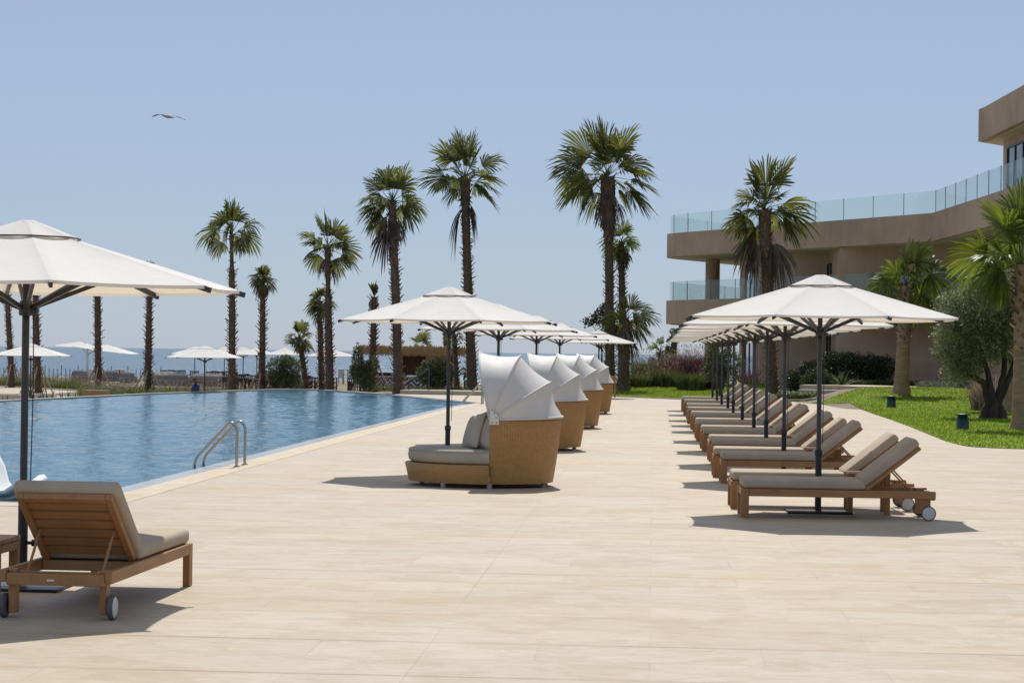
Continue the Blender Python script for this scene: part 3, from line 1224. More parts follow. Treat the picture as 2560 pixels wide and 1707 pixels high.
db = make_daybed()
pl = make_pillow()
plf = True
DBY = [25.8, 35.65, 46.3, 57.5]
GD = 'hooded wicker daybeds along the pool'
DBL = ['hooded round wicker daybed closest to the camera', 'second hooded wicker daybed along the pool', 'third hooded wicker daybed along the pool', 'farthest hooded wicker daybed along the pool']
for i, Y in enumerate(DBY):
    o = db if i == 0 else copy_tree(db)
    o.location = (-2.10 + (.02, .02, .03, .06)[i], Y, 0)
    o.rotation_euler.z = R((0, 1.5, 0, -1.5)[i])
    o['label'] = DBL[i]
    o['group'] = GD
    for k, (dx, dy, rz_, tl, lb) in enumerate(((-.10, -.30, -64, 18, 'front'), (.10, -.46, -50, 20, 'back'), (-.08, .32, -105, 12, 'far'))):
        q = pl if plf else pl.copy()
        if not plf:
            COL.objects.link(q)
        plf = False
        q.location = (o.location.x + dx, Y + dy, .675)
        q.rotation_euler = (R(tl), R(8 if k == 0 else -6), R(rz_ + 180))
        tag(q, 'grey beige throw pillow, %s one on the %s wicker daybed' % (('front', 'inner', 'far side')[k], ('nearest', 'second', 'third', 'farthest')[i]), 'pillow', 'pillows on the daybeds')


# ------------------------------------------------------------------ pool ladders
def make_ladder(x0):
    root = thing('pool_ladder', 'ladder', 'pool ladder')
    for y in (-.29, .29):
        pts = [(0, y, 0), (0, y, .44)]
        for k in range(9):
            a = PI * k / 8 * .80
            pts.append((-.085 + .085 * math.cos(a), y, .50 + .115 * math.sin(a)))
        pts += [(-.50, y, .20), (-.57, y, .12), (-.60, y, .03), (-.605, y, -.10), (-.605, y, -.9)]
        # soften the corner path
        MB().tube(pts, .021, 10).build('handrail', 'steel', root)
        MB().lathe([(.045, .006), (.045, .014), (.024, .022)], 14, 0, y).build('flange', 'steel', root)
    for z in (-.3, -.6, -.85):
        MB().rbox(-.64, -.57, -.28, .28, z - .015, z + .015, .004, 1).build('tread', 'steel', root)
    return root


ld = make_ladder(0)
ld.location = (-5.80, 29.1, 0)
ld['label'] = 'polished steel pool ladder at the near pool edge'
ld['group'] = 'steel pool ladders'
l2 = copy_tree(ld)
l2.location = (-5.44, 66.4, 0)
l2['label'] = 'polished steel pool ladder at the far corner behind the daybed'


# ------------------------------------------------------------------ foliage helpers
def leafcloud(mb, c, rad, n, size, rnd, shell=.55, asp=2.4, upb=0.3, lump=.35, low=1.0):
    c = Vector(c)
    sd_ = rnd.uniform(0, 100)
    for _ in range(n):
        while True:
            d = Vector((rnd.gauss(0, 1), rnd.gauss(0, 1), rnd.gauss(0, 1)))
            if d.length > .05:
                d.normalize()
                break
        k = (shell + (1 - shell) * rnd.random() ** .5) if rnd.random() < .8 else rnd.random() ** .4
        k *= 1 + lump * (noise.noise((d.x * 2.2 + sd_, d.y * 2.2, d.z * 2.2)) + .6 * noise.noise((d.x * 5 + sd_, d.y * 5, d.z * 5)))
        p = c + Vector((d.x * rad[0], d.y * rad[1], d.z * rad[2] * (low if d.z < 0 else 1))) * k
        ax = (d + Vector((rnd.gauss(0, .7), rnd.gauss(0, .7), rnd.gauss(0, .7) + upb))).normalized()
        sdv = ax.cross(Vector((rnd.gauss(0, 1), rnd.gauss(0, 1), rnd.gauss(0, 1))))
        if sdv.length < 1e-3:
            continue
        sdv.normalize()
        L = size * rnd.uniform(.6, 1.4)
        w = L / asp
        o = len(mb.v)
        mb.v += [tuple(p - ax * L * .5), tuple(p + sdv * w * .5), tuple(p + ax * L * .5), tuple(p - sdv * w * .5)]
        mb.f.append((o, o + 1, o + 2, o + 3))
        mb.sm.append(False)


def reeds(mb, c, n, rad, hgt, rnd, wid=.012, lean=.35, tipw=0, z0=None):
    for _ in range(n):
        a, q = rnd.uniform(0, 2 * PI), rad * rnd.random() ** .6
        bx, by = c[0] + math.cos(a) * q, c[1] + math.sin(a) * q
        bz = gh(bx, by) if z0 is None else z0
        h = hgt * rnd.uniform(.55, 1.15)
        a2 = a + rnd.gauss(0, .7)
        ln = lean * rnd.uniform(.2, 1.4) * h
        ca = rnd.uniform(0, PI)
        wx, wy = math.cos(ca) * wid, math.sin(ca) * wid
        pts = []
        for t in (0, .5, 1.0):
            pts.append((bx + math.cos(a2) * ln * t * t, by + math.sin(a2) * ln * t * t, bz + h * (t - .18 * t * t * lean * 2)))
        o = len(mb.v)
        (x0, y0, zz0), (x1, y1, z1), (x2, y2, z2) = pts
        mb.v += [(x0 - wx, y0 - wy, zz0), (x0 + wx, y0 + wy, zz0), (x1 + wx * .8, y1 + wy * .8, z1), (x1 - wx * .8, y1 - wy * .8, z1), (x2, y2, z2)]
        mb.f += [(o, o + 1, o + 2, o + 3), (o + 3, o + 2, o + 4)]
        mb.sm += [False, False]


def plumes(mb, c, n, rad, z0, z1, rnd, L=.16, w=.022):
    for _ in range(n):
        a, q = rnd.uniform(0, 2 * PI), rad * rnd.random() ** .5
        p = Vector((c[0] + math.cos(a) * q, c[1] + math.sin(a) * q, rnd.uniform(z0, z1)))
        d = Vector((math.cos(a) * .6 + rnd.gauss(0, .3), math.sin(a) * .6 + rnd.gauss(0, .3), rnd.uniform(.5, 1.3))).normalized() * L * rnd.uniform(.6, 1.3)
        s_ = Vector((rnd.gauss(0, 1), rnd.gauss(0, 1), 0))
        s_ = s_.normalized() * w
        o = len(mb.v)
        mb.v += [tuple(p), tuple(p + d * .45 + s_), tuple(p + d), tuple(p + d * .45 - s_)]
        mb.f.append((o, o + 1, o + 2, o + 3))
        mb.sm.append(False)


# ------------------------------------------------------------------ palms
def fan_leaf(mb, base, az, el, Lp, Lb, rnd, segs=13, spread=115, droop=.5, stiff=.5, pet=True, petmb=None):
    """petiole plus palmate blade with separate drooping tips"""
    d0 = Vector((math.cos(az) * math.cos(el), math.sin(az) * math.cos(el), math.sin(el)))
    p = Vector(base)
    pts = [p.copy()]
    d = d0.copy()
    for k in range(4):
        d = (d + Vector((0, 0, -1)) * droop * .13 * math.cos(el)).normalized()
        p = p + d * (Lp / 4)
        pts.append(p.copy())
    if pet:
        (petmb or mb).tube(pts, [.028, .022, .017, .014, .010], 4, False, False)
    ax = (d + Vector((0, 0, -1)) * droop * .35 * (math.cos(el) if el > 0 else 1)).normalized()
    sd_ = ax.cross(Vector((0, 0, 1)))
    if sd_.length < .05:
        sd_ = Vector((math.cos(az + PI / 2), math.sin(az + PI / 2), 0))
    sd_.normalize()
    rl = rnd.gauss(0, .75)
    nm = sd_.cross(ax).normalized()
    sd_, nm = (sd_ * math.cos(rl) + nm * math.sin(rl)).normalized(), (nm * math.cos(rl) - sd_ * math.sin(rl)).normalized()
    th = R(spread)
    dt = 2 * th / (2 * segs)
    cup = .28 + rnd.uniform(-.15, .25)
    tear = rnd.choice((.02, .05, .12))
    rs = (.03, .36, .66, .85, 1.0)
    for k in range(-segs, segs + 1):
        t = th * k / segs
        dr = (ax * math.cos(t) + sd_ * math.sin(t))
        dr = (dr - nm * cup * (abs(t) / th) ** 1.2 * -.55).normalized()
        wv = dr.cross(nm).normalized()
        if rnd.random() < tear:
            continue
        Ls = Lb * (1 - .30 * (abs(t) / th) ** 2) * rnd.uniform(.78, 1.10)
        dp = droop * rnd.uniform(.55, 1.35)
        pp = []
        for r_ in rs:
            q = p + dr * Ls * r_
            q.z -= dp * Ls * (.12 * r_ * r_ + 1.15 * max(0, r_ - .5) ** 1.6)
            pp.append(q)
        hw = [.004, .36 * Ls * dt * .52, .66 * Ls * dt * .46, .020 * (Lb / .8) ** .5 + .004, .002]
        tw = nm * (.018 if k % 2 else -.018) * Lb
        o = len(mb.v)
        for j in range(5):
            off = tw * (0, 1, 1, .4, 0)[j]
            mb.v += [tuple(pp[j] - wv * hw[j] + off), tuple(pp[j] + wv * hw[j] - off * .2)]
        for j in range(4):
            a = o + j * 2
            mb.f.append((a, a + 1, a + 3, a + 2))
            mb.sm.append(False)


def palm(label, base, top, r0, r1, seed, n=26, Lp=.7, Lb=.9, el0=-25, el1=85, droop=.55, dead=0, boots=1.0, skirt=None, bare=None, curve=0,
         frond='frond', trunk='trunk', segs=12, deadL=.7, group='tall fan palms in the garden', spread=80, extra=(), fans=None, dfans=None, name='palm_tree', bootlen=.20, smooth_bottom=0):
    rnd = random.Random(seed)
    base, top = Vector(base), Vector(top)
    base.z -= .08
    segs = segs + 2
    root = thing(name, label, 'palm tree', base, 0, group)
    T = top - base
    Hh = T.z
    tm = MB()
    NS = 18
    pts, rs = [], []
    for i in range(NS + 1):
        t = i / NS
        p = Vector((T.x * (t + curve * t * (1 - t)), T.y * t, T.z * t))
        p.x += .03 * math.sin(t * 5 + seed) * Hh * .06
        r = (r0 + (r1 - r0) * t) * (.86 if trunk == 'trunk' else 1.0)
        r *= 1 + .35 * max(0, 1 - t * Hh / .6) ** 2
        if skirt and t > skirt[0]:
            r *= 1 + (skirt[1] - 1) * .85 * math.sin(min(1, (t - skirt[0]) / (1 - skirt[0]) * 1.5) * PI / 2)
        if bare and bare[0] < t < bare[1]:
            r *= .72
        pts.append(p)
        rs.append(r * (1 + .05 * rnd.uniform(-1, 1)))

    def pos(t):
        f = t * NS
        i = min(NS - 1, int(f))
        return pts[i].lerp(pts[i + 1], f - i), rs[i] + (rs[i + 1] - rs[i]) * (f - i)

    tm.tube(pts, rs, 12)
    # ring scars
    bm_ = tm
    tm.cut = len(tm.f)
    nb = int(Hh * 40 * boots)
    for k in range(nb):
        t = (k + rnd.random()) / nb
        if t < smooth_bottom:
            continue
        if bare and bare[0] < t < bare[1] and rnd.random() < .85:
            continue
        a = k * 2.39996 + rnd.uniform(-.2, .2)
        p, r = pos(t)
        L = bootlen * rnd.uniform(.5, 1.25)
        wq = .055 * rnd.uniform(.7, 1.2)
        flare = rnd.uniform(.45, 1.0)
        if skirt and t > skirt[0]:
            q = (t - skirt[0]) / (1 - skirt[0])
            L *= 1.6
            wq *= 1.2
            flare *= .75
        er = Vector((math.cos(a), math.sin(a), 0))
        et = Vector((-math.sin(a), math.cos(a), 0))
        sgn = -1 if (skirt and t > skirt[0] and t < .93 and rnd.random() < .75) else 1
        b0 = p + er * r * .80
        e = b0 + er * L * flare + Vector((0, 0, sgn * L * rnd.uniform(.35, .9)))
        o = len(bm_.v)
        bm_.v += [tuple(b0 - et * wq), tuple(b0 + et * wq), tuple(b0 + et * wq * .7 + Vector((0, 0, -.05)) - er * .0), tuple(e - et * wq * .55), tuple(e + et * wq * .55), tuple(e + Vector((0, 0, -.03)) + er * .01)]
        bm_.f += [(o, o + 1, o + 4, o + 3), (o + 1, o + 2, o + 5, o + 4), (o + 2, o, o + 3, o + 5), (o + 3, o + 4, o + 5)]
        bm_.sm += [False] * 4
    tm.build('trunk', (trunk, 'boot'), root, fix=False)
    cr = MB()
    c0 = pts[-1]
    if fans:
        n = 0
        for k in range(5 if frond == 'frond' else 2):
            rc = sum(f_[1] for f_ in fans) / len(fans) * rnd.uniform(.55, .8)
            fan_leaf(cr, c0 + Vector((0, 0, rnd.uniform(-.25, .1))), k * 2.4 + rnd.uniform(-.3, .3), R(rnd.uniform(-25, 80)), rc * .32, rc * .68, rnd, segs, spread, droop)
        for ang, reach in fans:
            yaw = rnd.uniform(-38, 38)
            if abs(ang) <= 90:
                az_, el_ = R(yaw), R(ang)
            else:
                az_, el_ = R(180 + yaw), R(180 - ang)
            fan_leaf(cr, c0 + Vector((0, 0, rnd.uniform(-.12, .08))), az_, el_, reach * .42, reach * .62, rnd, segs, spread, droop * (.5 if el_ > .9 else 1) * rnd.uniform(.75, 1.25))
    for i in range(n):
        q = (i + .5) / n
        el = R(el1 + (el0 - el1) * (q ** .85)) + rnd.gauss(0, .24)
        az = i * 2.39996 + rnd.uniform(-.5, .5)
        k = rnd.uniform(.82, 1.12)
        up = .55 if el > 1.0 else 1
        fan_leaf(cr, c0 + Vector((0, 0, .10 - .22 * q)), az, el, Lp * k * rnd.uniform(.7, 1.15), Lb * k, rnd, segs, spread, droop * up * rnd.uniform(.7, 1.3))
    for az, el, kp, kb in extra:
        fan_leaf(cr, c0, R(az), R(el), Lp * kp, Lb * kb, rnd, segs, spread, droop)
    cr.build('crown', frond, root, fix=False)
    if dead:
        dm = MB()
        for i in range(dead):
            az = i * 2.1 + rnd.uniform(-.5, .5) + seed
            p, r = pos(1 - rnd.uniform(0, .10 if not skirt else .12))
            fan_leaf(dm, p, az, R(rnd.uniform(-75, -35)), Lp * .7, Lb * deadL, rnd, 7, 55, 1.1)
        for ang, reach in (dfans or ()):
            az_, el_ = (R(rnd.uniform(-20, 20)), R(ang)) if abs(ang) <= 90 else (R(180 + rnd.uniform(-20, 20)), R(180 - ang))
            fan_leaf(dm, c0 + Vector((0, 0, -.25)), az_, el_, reach * .45, reach * .6, rnd, 8, 50, 1.0)
        dm.build('dead_fronds', 'frond_dead', root, fix=False)
    return root


def palm_px(label, pxb, D, pxt, yt, r0, r1, seed, Dt=None, **kw):
    b = foot(pxb, D)
    t = at(pxt, yt, Dt or D)
    return palm(label, b, t, r0, r1, seed, **kw)


palm_px('slim palm trunk at the far left edge, crown hidden by the parasol', 30, 118, 16, 690, .20, .15, 1, n=7, Lp=.2, Lb=.45, el0=45, droop=.2)
palm_px('palm trunk just right of the near parasol pole, crown hidden by the parasol', 96, 105, 88, 690, .20, .15, 2, n=7, Lp=.2, Lb=.45, el0=45, droop=.2)
palm_px('palm trunk rising behind the cantilever parasol, crown hidden', 247, 108, 243, 680, .21, .17, 3, n=7, Lp=.2, Lb=.42, el0=45, droop=.2)
palm_px('palm trunk standing left of the pool edge parasol, crown hidden', 371, 96, 373, 685, .19, .14, 4, n=7, Lp=.2, Lb=.4, el0=45, droop=.2)
palm_px('slender palm with bare upper trunk right of the near parasol', 581, 88, 579, 588, .19, .13, 5, n=13, Lp=.45, Lb=.92, el0=-20, droop=.85, bare=(.80, 1.0), spread=85, fans=[(96, 2.0), (86, 1.9), (75, 1.6), (48, 1.75), (15, 1.35), (-8, 1.2), (150, 1.65), (165, 1.4), (117, 1.55), (190, 1.2), (60, 1.2), (130, 1.2)])
palm_px('short crowned palm with a tight brown crown', 654, 92, 658, 700, .18, .12, 6, n=16, Lp=.16, Lb=.62, el0=10, droop=.9, bare=(.86, 1.0), dead=3)
palm_px('small leaning palm right of the round olive bush', 770, 95, 748, 846, .19, .11, 7, n=17, Lp=.34, Lb=.56, el0=-20, droop=.55, curve=-.35)
palm_px('shorter palm growing close behind the taller twin trunk', 806, 93, 800, 752, .17, .12, 8, n=16, Lp=.22, Lb=.58, el0=-30, droop=.7, dead=4, bare=(.80, .97))
palm_px('palm with wide open fans, right one of the twin trunks', 827, 88, 818, 616, .21, .15, 9, n=15, Lp=.62, Lb=.80, el0=-28, droop=.5, dead=3, bare=(.72, .82), fans=[(137, 1.6), (111, 1.6), (96, 1.6), (70, 1.45), (53, 1.4), (183, 1.25), (205, 1.2), (-12, 1.6), (11, 1.55), (-50, 1.25), (33, 1.1), (160, 1.2), (88, 1.0), (20, 1.0)])
palm_px('stub topped palm with a narrow upright tuft', 931, 88, 935, 742, .18, .13, 10, n=8, Lp=.12, Lb=.50, el0=74, droop=.1, dead=6, spread=32)
palm_px('ragged palm with many drooping fronds beside the thatched bar', 997, 81, 981, 506, .22, .17, 12, n=21, Lp=.66, Lb=.82, el0=-45, droop=.75, dead=7, fans=[(124, 1.65), (101, 1.75), (67, 1.8), (58, 1.5), (88, 1.5), (152, 1.6), (163, 1.6), (178, 1.5), (196, 1.4), (10, 1.5), (25, 1.45), (-10, 1.3), (213, 1.5), (-30, 1.0), (110, 1.1), (75, 1.1), (45, 1.2), (140, 1.2)], dfans=[(237, 1.4), (255, 1.9), (-70, 1.2), (225, 1.3)])
palm_px('thin palm half hidden by the front parasol pole', 1143, 92, 1137, 838, .13, .10, 13, n=9, Lp=.2, Lb=.4, el0=-30, droop=.6)
palm_px('tall palm with full rounded crown above the daybed parasols', 1180, 91, 1162, 446, .26, .19, 14, n=20, Lp=.98, Lb=1.0, el0=-35, droop=.45, dead=3, skirt=(.83, 1.35), fans=[(97, 2.3), (80, 2.3), (65, 1.9), (115, 1.9), (127, 2.15), (167, 2.2), (150, 2.1), (42, 2.2), (19, 2.0), (5, 1.8), (-24, 2.05), (223, 1.4), (-6, 1.3), (88, 1.4), (180, 1.6), (60, 1.2), (120, 1.3), (30, 1.4)], dfans=[(-72, 2.1), (258, 2.6)])
palm_px('small palm peeking over the thatched roof', 1058, 170, 1057, 868, .22, .16, 15, n=16, Lp=.5, Lb=1.0, el0=-35, droop=.6)
palm_px('palm trunk behind the bar, partly hidden by the parasol pole', 1116, 168, 1112, 800, .22, .18, 16, n=9, Lp=.3, Lb=.7, el0=-10, droop=.6)
palm_px('largest palm with huge green crown and brown shaggy neck', 1527, 91, 1519, 442, .26, .19, 17, n=27, Lp=1.05, Lb=1.15, el0=-48, droop=.55, dead=5, skirt=(.69, 2.1), segs=14, fans=[(111, 2.8), (97, 2.9), (63, 2.8), (128, 2.9), (145, 2.95), (163, 2.6), (190, 2.7), (215, 2.2), (25, 2.4), (2, 2.35), (-24, 2.6), (41, 2.3), (85, 1.9), (123, 1.2), (158, 1.7), (229, 1.9), (-40, 1.8), (75, 2.2), (-12, 1.8), (175, 1.9), (105, 1.7), (55, 1.6)])
palm_px('thinner palm right behind the largest palm', 1556, 94, 1554, 606, .24, .14, 18, n=13, Lp=.35, Lb=.72, el0=-35, droop=.75, dead=5, frond='frond_lt')
palm_px('short thick palm with fan crown below the largest palm', 1557, 88, 1566, 800, .30, .20, 19, n=15, Lp=.35, Lb=1.0, el0=-45, droop=.55, dead=5, fans=[(95, 1.3), (75, 1.4), (50, 1.5), (25, 1.5), (0, 1.5), (-25, 1.4), (-45, 1.2), (120, 1.1), (150, 1.1), (185, 1.2), (215, 1.1)], dfans=[(200, 1.1), (165, 1.0), (-75, 1.3)])
palm_px('stout palm standing in front of the hotel balcony', 1931, 84, 1911, 526, .26, .24, 20, n=25, Lp=1.0, Lb=1.0, el0=-52, droop=.62, dead=2, skirt=(.72, 1.25), segs=14, deadL=.75, fans=[(105, 2.4), (87, 2.45), (63, 2.55), (75, 2.4), (111, 2.0), (6, 2.35), (27, 2.3), (-7, 2.3), (-14, 2.1), (173, 2.0), (188, 1.8), (208, 1.7), (240, 1.8), (132, 1.5), (92, 1.2), (50, 1.5), (150, 1.5), (15, 1.5), (118, 1.3)], dfans=[(235, 2.2), (-72, 2.5), (-62, 2.6), (258, 2.5), (228, 1.6)])
palm_px('young bright palm seen above the purple grass', 1662, 104, 1651, 880, .17, .15, 21, n=12, Lp=.35, Lb=.5, el0=-10, droop=.5, frond='frond_lt', dead=4)
palm_px('dark palm trunk just left of the hotel, crown hidden by parasols', 1680, 112, 1686, 838, .20, .17, 22, n=6, Lp=.12, Lb=.3, el0=55, droop=.2)
palm_px('smooth tan trunked palm with drooping glossy fans on the lawn', 2254, 74, 2264, 715, .27, .20, 23, n=13, Lp=1.05, Lb=1.05, el0=-20, el1=82, droop=.95, frond='frond_lt', trunk='trunk_tan', segs=18, boots=.9, smooth_bottom=.50, spread=120, fans=[(165, 1.75), (150, 1.5), (87, 1.85), (68, 2.0), (38, 2.15), (25, 1.9), (-12, 1.5), (-25, 1.5), (100, 1.2), (190, 1.3), (55, 1.5), (120, 1.3)])
palm_px('palm at the right edge with broad bright fans', 2557, 49, 2554, 662, .235, .15, 24, n=16, Lp=.95, Lb=.80, el0=-28, el1=84, droop=.6, frond='frond_lt', trunk='trunk_tan', segs=18, boots=.8, smooth_bottom=.45, spread=95, fans=[(156, 1.95), (148, 1.6), (119, 1.85), (97, 1.8), (88, 2.1), (70, 1.9), (40, 1.9), (20, 1.8), (172, 1.6), (135, 1.5), (108, 1.5), (5, 1.6), (192, 1.3)])
palm_px('palm behind the olive tree with drooping fans, right edge', 2526, 65, 2529, 700, .26, .17, 25, n=15, Lp=1.2, Lb=1.05, el0=-22, el1=80, droop=.9, frond='frond_lt', trunk='trunk_tan', segs=18, boots=.8, smooth_bottom=.5, spread=120, fans=[(165, 2.3), (178, 1.9), (150, 2.0), (128, 1.9), (110, 1.9), (95, 1.9), (75, 1.7), (45, 1.8), (20, 1.7), (190, 1.5)])

# leaning timber stakes round young palms
for px, D, lb in ((30, 118, 'timber stakes propping the leftmost palm'), (96, 105, 'timber stakes propping the palm beside the near pole'), (247, 108, 'timber stakes propping the palm at the sofas'),
                  (371, 96, 'timber stakes propping the palm left of the pool edge parasol'), (654, 92, 'pale timber stakes propping the short crowned palm'), (931, 88, 'timber stakes propping the stub topped palm')):
    p = foot(px, D)
    rt_ = thing('tree_stake', lb, 'tree stake', p, 0, 'leaning stakes around palms')
    for a in (R(200), R(340), R(265), R(80)):
        MB().tube([(math.cos(a) * .95, math.sin(a) * .95, -.05), (math.cos(a) * .18, math.sin(a) * .18, 1.35)], .04, 6).build('pole', 'timber_lt', rt_)


# ------------------------------------------------------------------ trees and shrubs
def limb_tree(name, label, cat, base, limbs, clumps, leafmat, seed, size, n, asp=2.6, group=None, bark='bark'):
    rnd = random.Random(seed)
    root = thing(name, label, cat, base, 0, group)
    tr = MB()
    for pts, r0, r1 in limbs:
        # subdivide with wobble
        P_ = [Vector(q) for q in pts]
        out, rs = [], []
        for i in range(len(P_) - 1):
            for k in range(4):
                t = k / 4
                q = P_[i].lerp(P_[i + 1], t)
                out.append(q + Vector((rnd.gauss(0, .012), rnd.gauss(0, .012), 0)))
        out.append(P_[-1])
        for i in range(len(out)):
            rs.append((r0 + (r1 - r0) * i / (len(out) - 1)) * rnd.uniform(.92, 1.08))
        tr.tube(out, rs, 8)
    tr.build('trunk', bark, root)
    cr = MB()
    tot = sum(c[3] for c in clumps)
    for (x, y, z, w, rx, ry, rz) in clumps:
        leafcloud(cr, (x, y, z), (rx, ry, rz), int(n * w / tot), size, rnd, .5, asp, lump=.55)
    cr.build('crown', leafmat, root, fix=False)
    return root


# big olive on the right lawn
ob = hit(2482, 1048)
rnd = random.Random(77)
cl = []
for (x, z, r) in ((-.15, 3.2, .55), (.35, 3.0, .55), (-.75, 2.75, .55), (-1.15, 2.85, .42), (-1.15, 2.1, .5), (-.9, 1.62, .42), (-.2, 2.3, .7), (.45, 2.2, .62), (.0, 3.55, .38), (-1.25, 3.2, .3), (-1.38, 2.35, .35), (-.55, 1.9, .5), (.6, 2.7, .5), (.75, 1.75, .35), (-.1, 3.72, .34), (.5, 3.5, .40), (-.8, 3.2, .42), (-1.0, 1.3, .34), (.2, 2.75, .55), (-.45, 2.6, .55), (-.65, 1.35, .3), (-.2, 3.95, .24), (.35, 3.8, .3), (-.55, 3.5, .35), (.85, 3.1, .35), (-1.3, 1.75, .3)):
    for yy in (-.45, .4):
        cl.append((x + rnd.uniform(-.12, .12), yy + rnd.uniform(-.2, .2), z + rnd.uniform(-.1, .1), r ** 2, r, r * .95, r * .9))
limb_tree('olive_tree', 'bushy olive tree with several dark trunks on the right lawn', 'olive tree', ob,
          [([(-.1, 0, -.1), (-.08, .02, .35), (-.25, 0, 1.0), (-.75, -.1, 1.25), (-1.15, -.1, 1.35)], .15, .03),
           ([(-.03, -.05, -.1), (.0, -.05, .5), (-.1, 0, 1.1), (-.35, .1, 1.9), (-.4, .1, 2.6)], .13, .03),
           ([(.08, 0, -.1), (.12, 0, .5), (.28, .05, 1.2), (.3, .1, 2.0), (.2, .1, 2.9)], .14, .03),
           ([(.12, .05, -.1), (.16, .06, .5), (.45, .1, 1.15), (.65, .1, 1.9), (.6, 0, 2.5)], .12, .03),
           ([(-.25, -.05, -.1), (-.2, 0, .25), (.0, 0, .5)], .17, .12), ([(.3, -.1, -.1), (.18, 0, .3), (.05, 0, .5)], .16, .1),
           ([(-.02, -.16, -.1), (.02, -.10, .3), (.02, -.02, .6)], .17, .09)],
          cl, 'leaf_olive', 7, .085, 44000, 2.8)


def shrub(name, label, base, parts, mat, seed, size=.06, n=3000, asp=2.0, group=None, cat='shrub', stems=5, scl=(1, 1, 1)):
    rnd = random.Random(seed)
    base = Vector(base)
    root = thing(name, label, cat, base, 0, group)
    root.scale = scl
    st = MB()
    for k in range(stems):
        a = rnd.uniform(0, 2 * PI)
        q = parts[rnd.randrange(len(parts))]
        st.tube([(rnd.gauss(0, .08), rnd.gauss(0, .08), -.1), (q[0] * .4, q[1] * .4, q[2] * .5), (q[0], q[1], q[2])], [.03, .02, .01], 5, False)
    st.build('stem', 'bark', root)
    cr = MB()
    tot = sum(p[3] * p[4] * p[5] for p in parts)
    for (x, y, z, rx, ry, rz) in parts:
        leafcloud(cr, (x, y, z), (rx, ry, rz), int(n * rx * ry * rz / tot), size, rnd, .45, asp, lump=.4)
    cr.build('foliage', mat, root, fix=False)
    return root


shrub('olive_bush', 'round dense olive bush behind the far pool edge', foot(712, 92), [(-.35, 0, 1.15, .42, .4, .42), (.2, .1, 1.2, .45, .45, .4), (-.1, -.1, .75, .5, .5, .4), (.35, 0, .75, .35, .4, .4), (-.45, .1, .8, .32, .4, .36), (0, .1, 1.4, .35, .35, .25)], 'leaf_olive2', 31, .085, 7000, 2.4, 'olive bushes beyond the pool', scl=(1.12, 1, 1.32))
shrub('olive_bush', 'tall narrow olive bush left of the thatched bar', foot(912, 86), [(-.28, 0, 1.05, .25, .3, .55), (-.3, 0, .7, .33, .3, .3), (.1, -.1, .45, .35, .35, .38), (.3, .1, .95, .25, .3, .3), (.0, 0, .8, .3, .3, .3)], 'leaf_olive2', 32, .085, 5200, 2.4, 'olive bushes beyond the pool', scl=(1.1, 1, 1.3))
shrub('olive_bush', 'rounded olive bush in front of the thatched bar, right side', foot(1086, 86), [(0, 0, .95, .45, .4, .35), (-.25, 0, .65, .4, .4, .35), (.3, .1, .7, .35, .4, .45), (.1, 0, .4, .45, .4, .3)], 'leaf_olive2', 33, .085, 6200, 2.4, 'olive bushes beyond the pool', scl=(1.25, 1, 1.08))
shrub('shrub', 'small sparse green shrub right of the thatched bar', foot(1160, 96), [(0, 0, .75, .22, .25, .25), (.15, 0, .4, .2, .2, .2)], 'leaf_light', 34, .09, 320, 2.0)
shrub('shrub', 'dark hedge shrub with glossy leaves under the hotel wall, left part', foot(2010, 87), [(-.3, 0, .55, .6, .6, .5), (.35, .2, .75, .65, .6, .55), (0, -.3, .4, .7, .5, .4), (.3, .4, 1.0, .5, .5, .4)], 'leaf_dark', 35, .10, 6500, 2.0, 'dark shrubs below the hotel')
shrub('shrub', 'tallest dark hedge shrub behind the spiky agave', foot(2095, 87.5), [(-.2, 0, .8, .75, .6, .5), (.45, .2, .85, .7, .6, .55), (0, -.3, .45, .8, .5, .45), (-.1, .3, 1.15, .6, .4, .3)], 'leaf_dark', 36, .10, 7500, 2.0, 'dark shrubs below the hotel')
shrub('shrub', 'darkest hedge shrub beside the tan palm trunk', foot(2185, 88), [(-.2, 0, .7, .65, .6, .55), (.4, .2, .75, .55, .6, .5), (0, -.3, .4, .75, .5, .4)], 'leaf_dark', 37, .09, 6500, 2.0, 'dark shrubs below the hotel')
shrub('shrub', 'lighter leafy shrub at the front of the dark hedge', foot(2045, 85.5), [(0, 0, .55, .55, .4, .45), (-.4, 0, .4, .4, .4, .35), (.5, 0, .4, .4, .4, .35)], 'leaf', 38, .09, 3400, 2.0)
# young tree among the poles
tb_ = foot(1800, 78)
limb_tree('young_tree', 'young leafy tree seen between the parasol poles', 'tree', tb_, [([(0, 0, -.1), (.02, 0, .6), (0, 0, 1.3)], .05, .03), ([(0, 0, .9), (-.3, 0, 1.4)], .03, .01), ([(0, 0, .9), (.3, 0, 1.5)], .03, .01)],
          [(-.2, 0, 1.35, .4, .5, .5, .45), (.3, 0, 1.4, .4, .5, .5, .5), (0, 0, 1.9, .4, .5, .5, .5), (-.25, 0, .95, .2, .4, .4, .35), (.35, 0, .9, .2, .35, .4, .35)], 'leaf', 39, .085, 4200, 1.8)
tb_ = foot(1502, 97)
limb_tree('young_tree', 'thin young tree with sparse round leaves behind the rear parasol', 'tree', tb_, [([(0, 0, -.1), (.02, 0, 1.2), (-.02, 0, 2.6)], .05, .03), ([(0, 0, 2.3), (-.5, 0, 3.0)], .025, .01), ([(0, 0, 2.3), (.1, 0, 3.6)], .025, .01)],
          [(-.55, 0, 3.05, .25, .35, .35, .22), (-.1, 0, 3.25, .5, .4, .4, .4), (.1, 0, 3.7, .2, .22, .3, .25), (.0, 0, 2.2, .12, .3, .3, .5)], 'leaf_dark', 40, .12, 700, 1.3)


